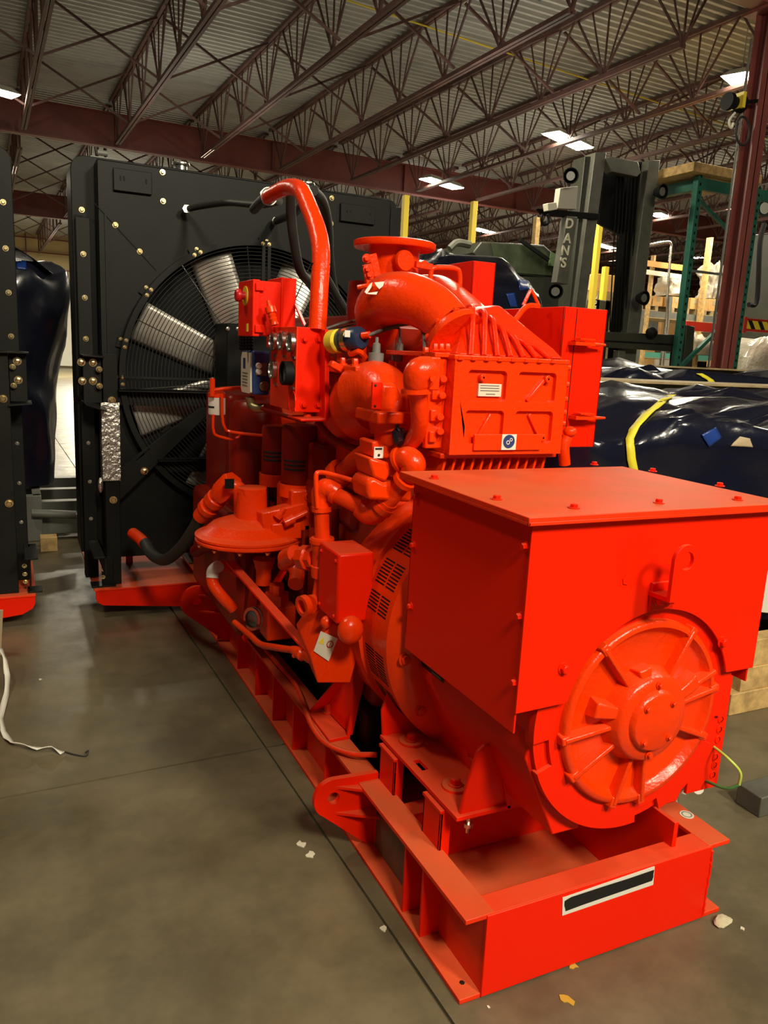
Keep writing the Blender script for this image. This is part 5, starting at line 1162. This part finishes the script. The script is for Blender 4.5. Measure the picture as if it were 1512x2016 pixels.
def laystrap(o, left, right, name, mm, label):
    h = hitter(o); m = MB(); prev = None
    for (a, b_), (c, d) in zip(zip(left, right), zip(left[1:], right[1:])):
        for k in range(8):
            p = h(a[0]+(c[0]-a[0])*k/8, a[1]+(c[1]-a[1])*k/8, .008); q = h(b_[0]+(d[0]-b_[0])*k/8, b_[1]+(d[1]-b_[1])*k/8, .008)
            if p and q:
                cur = (m.b.verts.new(p), m.b.verts.new(q))
                if prev: m.b.faces.new((prev[0], prev[1], cur[1], cur[0]))
                prev = cur
    return m.build(name, mm, o, label=label, solid=.004)
def skin(px, py, prof):   # where the view line meets the crate's outline (depth, height)
    for (ya, za), (yb, zb) in zip(prof, prof[1:]):
        for k in range(40):
            y = ya+(yb-ya)*k/40; z = za+(zb-za)*k/40; p = F(px, py, y)
            if p.z <= z+.004: return V((p.x, y, z))
    return F(px, py, prof[-1][0])
def strapon(pts, w_, name, label, par):
    m = MB(); pr = []
    for (a, b_) in pts: pr.append((a, b_))
    for (a, b_), (c, d) in zip(pr, pr[1:]): m.b.faces.new([m.b.verts.new(q) for q in (a, b_, d, c)])
    bmesh.ops.remove_doubles(m.b, verts=m.b.verts, dist=.0004); return stick(name, m, YSTRAP, par, label, solid=.004)
laystrap(WC1, [(1242, 945), (1233, 905), (1230, 868), (1238, 848), (1262, 820), (1290, 796), (1316, 778)], [(1258, 945), (1250, 905), (1247, 866), (1257, 845), (1284, 816), (1312, 792), (1333, 778)], 'yellow_strap', YSTRAP, 'yellow strap')
laystrap(WC2, [(1405, 770), (1390, 748), (1366, 735)], [(1417, 770), (1402, 748), (1378, 735)], 'yellow_strap', YSTRAP, 'yellow strap')
lay(WC1, ((1379, 856), (1407, 842), (1418, 862), (1394, 880)), 'blue_tape_patch', BTAPE, 'blue tape patch')
lay(WC1, ((1436, 878), (1455, 860), (1474, 864), (1480, 880)), 'torn_card_patch', DTAN, 'grey-tan card showing through the torn wrap')
lay(WC1, ((1497, 1128), (1530, 1120), (1530, 1208), (1490, 1204)), 'paper_sheet', WHITE, 'white sheet')
t = thing('timber_skid', (4.2, 2.9, 0), 'pine timber skid of stacked blocks under the nearer wrapped crate', 'skid')
MB().box(2.80, 6.4, 2.20, 2.29, 0, .10).build('runner', WOOD, t, bevel=.003)
for x in (2.86, 3.9, 5.2): MB().box(x, x+.2, 2.21, 2.42, .10, .21).build('block', WOOD, t, bevel=.003)
MB().box(2.92, 3.5, 2.215, 2.30, .21, .335).build('deck_board', WOOD, t, bevel=.003)
MB().box(2.2, 6.4, 3.2, 3.5, 0, .335).build('runner', WOOD, t, bevel=.003)
tag(MB().prism([F(px, py, 2.30) for px, py in ((1497, 1128), (1530, 1120), (1530, 1208), (1490, 1204))], (0, .01, 0)).build('paper_sheet', WHITE, WC1, smooth=False, label='white sheet'), None, None)

lay(WL, ((33, 503), (52, 508), (52, 532), (33, 530)), 'blue_tape_patch', BTAPE, 'square of blue tape')
# olive cab
WM = put('wrapped_machine', tarp(2.7, 4.5, 5.75, 7.0, 0, 2.34, 31, .06, 2.5, .25, top=lambda x, y: 1-.12*max(0, min(1, (x-3.85)/.5))-.28*max(0, min(1, (x-4.2)/.4)), n=90, mz=44), NAVY, 'machine wrapped in navy plastic and blue tape behind the orange engine', 'wrapped machine')
lay(WM, ((1014, 508), (1032, 520), (1042, 570), (1022, 572)), 'blue_tape_patch', BTAPE, 'long blue tape strip')
lay(WM, ((995, 578), (1012, 576), (1018, 604), (1004, 604)), 'blue_tape_patch', BTAPE, 'short blue tape strip')
t = thing('olive_machine', (6, 9.8, 0), 'dark olive machine with a slanting windshield behind the wrapped machine', 'machine')
Yc = 9.4
MB().box(F(865, 500, Yc).x-.2, F(1105, 560, Yc).x, Yc, Yc+2, 0, F(1090, 545, Yc).z).build('body', LIFT, t, bevel=.02)
q = [F(px, py, Yc) for px, py in ((930, 498), (948, 475), (1072, 482), (1092, 500), (1098, 550), (985, 545))]
m = MB(); m.prism(q, (0, 1.2, 0)); m.build('cab', LIFT, t, bevel=.02)
MB().prism([F(px, py, Yc-.01) for px, py in ((966, 478), (1068, 488), (1088, 512), (1092, 543), (990, 535), (972, 505))], (0, .01, 0)).build('windshield', SHADEP, t)
MB().bar(F(1024, 472, Yc-.06), F(1080, 512, Yc-.06), .05, .03, (0, 1, 0)).build('wiper', BLACKM, t)
MB().prism([F(px, py, Yc-.02) for px, py in ((1085, 495), (1098, 502), (1098, 525), (1080, 523))], (0, .01, 0)).build('side_pane', mat('pale_green_glass', (.16, .25, .12), .2), t)
MB().tube([F(885, 490, Yc), F(900, 478, Yc), F(925, 482, Yc)], .05, 8).build('roof_tube', LIFTL, t)
# tall forklift with DAN'S on its mast
t = thing('forklift_mast', (7.3, 8.6, 0), 'tall dark forklift mast with white vertical letters and round work lights', 'forklift')
def strip(pts, Y, th, name, mm, par=t, bev=.006, extend=True, label=None):
    q = [F(px, py, Y) for px, py in pts]
    return MB().prism(q, (0, th, 0)).build(name, mm, par, bevel=bev, label=label)
def rail(px0, py0, px1, py1, wpx0, wpx1, Y, th, name, mm):   # a leaning rail run down to the floor
    a, b_ = F(px0, py0, Y), F(px1, py1, Y); a2, b2 = F(px0+wpx0, py0, Y), F(px1+wpx1, py1, Y)
    k = (a.z-.0)/(a.z-b_.z); c = a+(b_-a)*k; c2 = a2+(b2-a2)*(a2.z/(a2.z-b2.z))
    return MB().prism([a, a2, c2, c], (0, th, 0)).build(name, mm, t, bevel=.006)
rail(1152, 308, 1120, 605, 18, 14, 8.5, .24, 'inner_rail', LIFT)
rail(1172, 300, 1133, 605, 22, 20, 8.42, .20, 'outer_rail', LIFTL)
rail(1278, 315, 1235, 650, 22, 24, 8.42, .20, 'outer_rail', LIFTL)
rail(1243, 318, 1212, 650, 34, 26, 8.55, .12, 'hydraulic_cylinder', BLACKM)
strip(((1190, 318), (1278, 318), (1255, 480), (1180, 440)), 8.66, .06, 'chain_guard', BLACKM)
strip(((1193, 312), (1204, 308), (1256, 318), (1262, 340), (1254, 348), (1206, 338)), 8.40, .14, 'crosshead', LIFTL)
m = MB()
for k in range(7): m.bar(F(1215+k*7, 350, 8.5), F(1200+k*6, 650, 8.5), .012, .012)
m.build('lift_chain', BLACK, t)
m = MB(); strip(((1165, 652), (1352, 660), (1350, 694), (1165, 682)), 8.2, .12, 'carriage', LIFT)
strip(((1165, 668), (1350, 678), (1350, 681), (1165, 671)), 8.18, .02, 'carriage_groove', BLACKM)
strip(((1352, 640), (1368, 643), (1362, 735), (1345, 735)), 8.15, .15, 'load_backrest_post', LIFT)
MB().ball(F(1283, 655, 8.15), .08).build('roller', BLACKM, t)
rail(1330, 690, 1326, 735, 16, 16, 8.3, .1, 'fork_stay', BLACKM)
rail(1218, 690, 1213, 735, 14, 14, 8.3, .1, 'fork_stay', LIFTL)
pl = strip(((1117, 425), (1137, 427), (1118, 560), (1096, 556)), 8.3, .12, 'name_board', LIFTL)
strip(((1103, 370), (1138, 366), (1135, 412), (1098, 410)), 8.3, .10, 'light_shroud', mat('pale_worn_panel', (.42, .40, .34), .5))
e = (F(1140, 500, 8.29)-F(1110, 499, 8.29)).normalized(); fdn = (F(1124, 430, 8.29)-F(1104, 555, 8.29)).normalized()
for ch, px, py in (('D', 1121, 441), ('A', 1117, 470), ('N', 1113, 494), ("'S", 1108, 518)):
    text(ch, .165, F(px, py, 8.285), e, fdn, CREAM, pl, 'letter', .004, .004)
for px, py, s in ((1124, 346, 1), (1306, 377, 1), (1094, 574, 1), (1270, 587, 1)):
    c = F(px, py, 8.1); d_ = V((-.45 if px < 1200 else .15, -1, -.05)); m = MB(); m.lathe([(0, .13), (.05, .12), (.09, .03), (.095, 0), (.085, 0), (.08, .02)], c, -d_, 28); wl = m.build('work_light', BLACKM, t)
    MB().lathe([(0, 0), (.052, 0), (.056, .01)], c+d_*.0-d_.normalized()*.01, -d_, 24).build('lamp_glass', GFACE, wl)
strip(((1078, 400), (1096, 398), (1098, 412), (1080, 415)), 8.1, .1, 'lamp_cap', CREAM)
strip(((1060, 410), (1180, 420), (1180, 432), (1070, 424)), 8.35, .06, 'light_arm', BLACKM)
MB().tube([F(px, py, 8.1) for px, py in ((1068, 422), (1066, 432), (1070, 442), (1078, 440), (1080, 430), (1078, 422))], .018, 8).build('shackle', BLACKM, t)
strip(((1128, 608), (1165, 608), (1165, 900), (1110, 900)), 8.6, .4, 'truck_front', LIFT)
# second forklift with CLARK on its mast
t2 = thing('forklift_mast', (9.9, 12, 0), 'smaller dark forklift mast with white sideways letters, seen behind the tall one', 'forklift')
x0, x1 = F(1163, 640, 12.4).x, F(1198, 640, 12.4).x; zc = F(1180, 590, 12.4).z
m2 = MB().box(x0, x0+.16, 12.4, 12.55, 0, zc).build('mast_rail', BLACKM, t2); MB().box(x1-.12, x1, 12.4, 12.55, 0, zc).build('mast_rail', BLACKM, t2)
MB().box(x0, x1, 12.4, 12.6, zc-.35, zc).build('mast_head', LIFT, t2, bevel=.02)
text('CLARK', .16, F(1169, 610, 12.39), V((0, 0, 1)), V((-1, 0, 0)), WHITE, m2, 'lettering', .004, .003)
# tall yellow and timber posts
for i, (px, pt, lab) in enumerate(((802, 384, 'tall yellow post nearest the exhaust flange'), (937, 396, 'tall yellow post right of the twin light, before the olive machine'), (1061, 428, 'timber coloured post left of the hanging shackle'),
                                   (1184, 440, 'yellow post in the gap between the forklift mast rails'), (1262, 440, 'yellow post at the right edge of the forklift mast'))):
    p = F(px, pt, 12); s = .045
    put('upright_post', MB().box(p.x-s, p.x+s, 12, 12.1, 0, p.z), YELLOW if i != 2 else WOOD, lab, 'post', 'upright posts', bevel=.003)
p = F(1196, 525, 12.6); put('upright_post', MB().box(p.x-.05, p.x+.05, 12.6, 12.7, 0, p.z), YELLOW, 'short yellow post seen through the forklift mast', 'post', 'upright posts', bevel=.003)
c0 = F(1172, 570, 12.8); put('carton', MB().box(c0.x, c0.x+.5, 12.8, 13.2, F(1172, 572, 12.8).z-.0, F(1172, 538, 12.8).z), CARD, 'tan carton high up between the rails of the forklift mast', 'carton', 'cartons on the far racks', bevel=.01)
put('timber_shelf', MB().box(c0.x-.3, c0.x+.9, 12.75, 13.3, 0, F(1172, 572, 12.8).z-.003), PLY, 'plywood crate stack carrying the carton seen through the mast', 'crate')
# green rack upright frame beside the column
def pallet(x, y, z, label, mm=PLY, wx=1.1, wy=1.0):
    t = thing('pallet', (x, y, z), label, 'pallet', 'pallets')
    m = MB()
    for k in range(6): m.box(x+k*(wx-.1)/5, x+k*(wx-.1)/5+.1, y, y+wy, z+.105, z+.12)
    m.build('top_boards', mm, t)
    for k in range(3): MB().box(x+k*(wx-.09)/2, x+k*(wx-.09)/2+.09, y, y+wy, z+.018, z+.105).build('stringer', mm, t)
    for k in range(3): MB().box(x, x+wx, y+k*(wy-.1)/2, y+k*(wy-.1)/2+.1, z, z+.018).build('bottom_board', mm, t)
    return t
t = thing('storage_rack', (8.7, 8.3, 0), 'green pallet rack frame with diagonal braces either side of the red column', 'rack')
Yr = 8.0; xa, xb = F(1362, 500, Yr).x, F(1478, 500, Yr).x; zt = F(1378, 345, Yr).z
for x in (xa, xb): MB().box(x-.045, x+.045, Yr, Yr+.09, 0, zt-.0).build('upright', GREEN, t, bevel=.004)
m = MB()
for x in (xa, xb):
    z = .6
    while z < zt: m.box(x-.012, x+.012, Yr-.002, Yr, z, z+.035); z += .10
m.build('upright_slots', BLACKM, t)
za, zb, zc = F(1362, 532, Yr).z, F(1382, 388, Yr).z, F(1350, 735, Yr).z
MB().bar((xa, Yr+.05, za), (xb, Yr+.05, za), .03, .03).build('frame_brace', GREYP, t)
MB().bar((xa, Yr+.05, zb), (xb, Yr+.05, za+.35), .04, .04).build('frame_brace', GREEN, t)
MB().bar((xa, Yr+.05, zc), (xb-.1, Yr+.05, za-.5), .05, .05).build('frame_brace', GREEN, t)
MB().box(xa, xb+4, Yr+.02, Yr+.08, zt-.16, zt-.02).build('load_beam', GREEN, t)
MB().box(xa, xa+.1, Yr+.1, Yr+2.5, zt-.16, zt-.02).build('load_beam', GREEN, t)
put('timber_plank', MB().box(xa-.25, xb-.1, Yr-.1, Yr+.9, zt+.006, zt+.12), WOOD, 'thick timber planks lying on top of the green rack', 'plank', bevel=.004)
zz = F(1480, 640, 8.2).z; xh = F(1459, 640, 8.2).x
hb = MB().box(xh, xh+3, 8.2, 8.26, zz-.09, zz+.09); hb.box(xh, xh+3, 8.17, 8.27, zz+.075, zz+.09); hb.box(xh, xh+.06, 8.15, 8.2, zz-.12, zz+.1); hb = hb.build('hazard_beam', RRED, t, label='red beam with black and yellow hazard stripes')
MB().box(xh+.1, xh+3, 8.195, 8.2, zz-.055, zz+.06).build('hazard_stripe_panel', YELLOW, hb)
for k in range(12):
    x = xh+.12+k*.2; MB().prism([(x+.09, 8.19, zz-.055), (x+.17, 8.19, zz-.055), (x+.08, 8.19, zz+.06), (x, 8.19, zz+.06)], (0, .005, 0)).build('black_stripe', INK, hb, smooth=False)
# dark machine at the right border behind the column, reels on the column
t = thing('dark_lift_truck', (11, 10, 0), 'dark lift truck standing behind the green upright at the right border', 'forklift')
MB().box(F(1476, 450, 11).x, F(1476, 450, 11).x+2.2, 9.5, 11, 0, F(1480, 420, 9.5).z).build('body', LIFT, t, bevel=.03)
MB().tube([F(1474, 600, 9.4), F(1490, 590, 9.4), F(1496, 480, 9.4), F(1505, 440, 9.4)], .04, 8).build('guard_bar', BLACKM, t)
c = F(1505, 410, 9.4); wl = MB().lathe([(0, .13), (.05, .12), (.12, .03), (.125, 0), (.1, 0)], c, V((.2, 1, 0)), 24).build('work_light', BLACKM, t); MB().lathe([(0, 0), (.09, .0)], c+V((0, -.005, 0)), V((.2, 1, 0)), 20).build('lamp_glass', GFACE, wl)
t = thing('hose_reel', (7.1, 6.4, 4.0), 'black hose reel with white hook hung on the left side of the red column', 'reel')
p = F(1447, 203, 6.4); MB().lathe([(0, 0), (.085, 0), (.085, .05), (.06, .06), (.06, .12), (.085, .13), (.085, .22), (0, .22)], p+V((-.12, 0, 0)), (1, 0, 0), 24).build('reel_drum', BLACKM, t)
MB().bar(p, V((7.2, 6.42, p.z+.08)), .06, .03).build('reel_arm', BLACKM, t)
MB().box(p.x-.0, p.x+.04, 6.30, 6.48, p.z-.06, p.z+.09).build('reel_band', YELLOW, t)
MB().tube([F(1447, 222, 6.38), F(1437, 235, 6.38), F(1436, 245, 6.38), F(1440, 252, 6.38), F(1444, 242, 6.38)], .012, 8).build('white_hook', WHITE, t)
put('hose_coil', MB().tube([F(1462+13*math.cos(a), 258+28*math.sin(a), 6.42) for a in [i*2*PI/16 for i in range(16)]], .012, 8, closed=True), RUBBER, 'coil of black hose hung below the reel on the column', 'hose')
# far racks with cartons
t = thing('storage_rack', (14, 14, 0), 'far grey pallet rack loaded with tan cartons and wrapped goods', 'rack'); Yf = 14
zs, zs2 = F(1340, 617, Yf).z, F(1340, 697, Yf).z
xL, xR = F(1256, 610, Yf).x, F(1512, 640, Yf).x+1
MB().box(xL, xR, Yf, Yf+.08, zs-.14, zs).build('load_beam', GREYP, t); MB().box(xL, xR, Yf+1, Yf+1.08, zs-.14, zs).build('load_beam', GREYP, t)
MB().box(xL, xR, Yf, Yf+.08, zs2-.12, zs2).build('load_beam', TEAL, t); MB().box(xL, xR, Yf, Yf+1.05, zs2-.14, zs2-.12).build('shelf_deck', PLY, t)
MB().box(xL, xR, Yf, Yf+1.05, zs-.16, zs-.14).build('shelf_deck', PLY, t)
for px in (1262, 1314, 1440): 
    x = F(px, 620, Yf).x; MB().box(x-.04, x+.04, Yf-.05, Yf+.03, 0, zs+(.35 if px == 1314 else 0)).build('upright', GREYP, t)
    MB().box(x-.04, x+.04, Yf+1.03, Yf+1.1, 0, zs).build('upright', GREYP, t)
for i, (px, lab) in enumerate(((1259, 'pallet on the far rack nearest the forklift mast'), (1322, 'pallet on the far rack left of the green upright'), (1372, 'pallet on the far rack right of the green upright'), (1425, 'pallet on the far rack hidden mostly by the column'))):
    x = F(px, 610, Yf).x; pallet(x, Yf, zs+.001, lab, wx=.55, wy=.9)
cs = [(1262, 1286, 583, 'tan carton at the left end of the far rack, beside the round lamp'), (1288, 1308, 582, 'second tan carton from the left on the far rack'), (1312, 1325, 584, 'narrow tan carton with a printed block on the far rack'), (1326, 1342, 584, 'tan carton touching the left side of the green upright'),
      (1362, 1380, 586, 'tan carton just right of the green upright'), (1381, 1398, 587, 'tan carton with a dark square mark on the far rack'), (1399, 1416, 588, 'tan carton next to the red column on the far rack')]
for px0, px1, pt, lab in cs:
    a, b_ = F(px0, pt, Yf+.02), F(px1, pt, Yf+.02); c = MB().box(a.x, b_.x-.012, Yf+.04, Yf+.7, zs+.122, a.z); c = put('carton', c, CARD, lab, 'carton', 'cartons on the far racks', bevel=.006)
    MB().box((a.x+b_.x)/2-.05, (a.x+b_.x)/2+.05, Yf+.036, Yf+.04, (zs+a.z)/2+.06, (zs+a.z)/2+.16).build('carton_print', DTAN, c)
for i, (px0, px1, pt, pb, lab) in enumerate(((1322, 1352, 545, 582, 'clear wrapped bundle on the cartons left of the green upright'), (1408, 1420, 520, 586, 'tall clear wrapped bundle on the cartons by the red column'))):
    a, b_ = F(px0, pt, Yf+.1), F(px1, pb+3, Yf+.1); put('wrapped_bundle', tarp(a.x, b_.x+(.4 if i else 0), Yf+.1, Yf+.6, b_.z+.004, a.z, 41+i, .12, 6, .1, n=40, mz=20), CLEARW, lab, 'wrapped bundle')
for i, (px0, py0, px1, py1, s, mm, lab) in enumerate(((1281, 590, 1287, 503, .05, WOOD, 'timber post rising from the far rack left of the pipe rail'), (1384, 590, 1398, 468, .07, WOOD, 'tall timber post between the two wrapped bundles'))):
    a, b_ = F(px0, py0, Yf-.16), F(px1, py1, Yf-.16); put('timber_post', MB().bar((b_.x, a.y, 0), b_, s*2, s), mm, lab, 'post')
a, b_ = F(1270, 518, Yf-.24), F(1356, 529, Yf-.24); put('timber_rail', MB().bar(a, b_, .05, .12), mat('orange_timber', (.62, .30, .08), .6), 'orange timber rail crossing above the cartons', 'rail')
a, b_ = F(1262, 534, Yf-.24), F(1340, 545, Yf-.24); put('timber_rail', MB().bar(a, b_, .04, .10), CREAM, 'pale rail behind the orange timber rail', 'rail')
put('pipe_rail', MB().tube([F(1268, 484, Yf-.42), F(1310, 476, Yf-.42), F(1321, 480, Yf-.42), F(1320, 500, Yf-.42), F(1313, 590, Yf-.42), F(1312, 640, Yf-.42), V((F(1312, 640, Yf-.42).x, Yf-.42, 0))], .028, 10, k=4), STEEL, 'galvanised bent pipe rail in front of the far rack', 'rail')
a, b_ = F(1352, 632, Yf-.8), F(1415, 655, Yf-.8); put('red_rack_beam', MB().box(a.x, b_.x+.6, Yf-.8, Yf-.7, b_.z, a.z), RRED, 'deep red rack beam between the green upright and the column', 'beam')
for i, (px, py, Y, lab, mm) in enumerate(((1262, 724, 12.5, 'low wooden pallet showing under the forklift carriage', WOOD), (1318, 728, 12.5, 'low wooden pallet right of the first under the carriage', WOOD), (1366, 731, 12.5, 'low wooden pallet below the blue-green shelf', WOOD), (1456, 706, 11, 'upper wooden pallet just right of the green upright', WOOD), (1456, 724, 11, 'lower wooden pallet just right of the green upright', WOOD))):
    p = F(px, py+8, Y); x_ = p.x; pallet(p.x, Y, (p.z if i != 3 else F(1456, 732, 11).z+.121)-.05, lab, mm, wx=.62, wy=.8)
    if py+8 < 742 and i != 3: put('crate_stack', MB().box(p.x, p.x+.6, Y+.02, Y+.8, 0, p.z-.052), BLACKM if i % 2 else LIFT, ('dark crate under the low pallet by the forklift', 'dark crate under the second low pallet', 'dark crate under the pallet below the teal shelf', '', 'dark crate under the pallets right of the green upright')[i], 'crate')
p = F(1470, 690, 8.8); put('wrapped_bundle', tarp(p.x, p.x+1.4, 8.75, 9.35, 0, F(1480, 665, 8.8).z, 51, .08, 3, .2, n=50, mz=24), CLEARW, 'clear wrapped bundle below the hazard beam at the right border', 'wrapped bundle')
a, b_ = F(1364, 680, 13.4), F(1405, 694, 13.4); put('wrapped_bundle', tarp(a.x, b_.x, 13.4, 13.9, zs2+.0, zs2+.42, 55, .1, 5, .1, n=40, mz=18), CLEARW, 'small crumpled clear bundle on the teal shelf', 'wrapped bundle')
# dark far shelves along the far right wall
for i, x in enumerate((15.5, 19, 22.5)):
    t = thing('storage_rack', (x, 20, 0), ('dim distant rack nearest the mast, full of dark goods', 'dim distant rack behind the cartons', 'dim distant rack farthest to the right')[i], 'rack')
    for z in (1.2, 2.4): MB().box(x-1.6, x+1.6, 20, 21, z, z+.1).build('shelf', RRED, t)
    for dx in (-1.6, 1.55): MB().box(x+dx, x+dx+.08, 20, 21, 0, 3.4).build('upright', GREYP, t)
    random.seed(i+3)
    for z in (0, 1.3, 2.5):
        for k in range(3): MB().box(x-1.45+k, x-.6+k, 20.1, 20.9, z, z+random.uniform(.5, .9)).build('stored_box', random.choice((CARD, BLACKM, GREYP, DTAN, WHITE)), t)
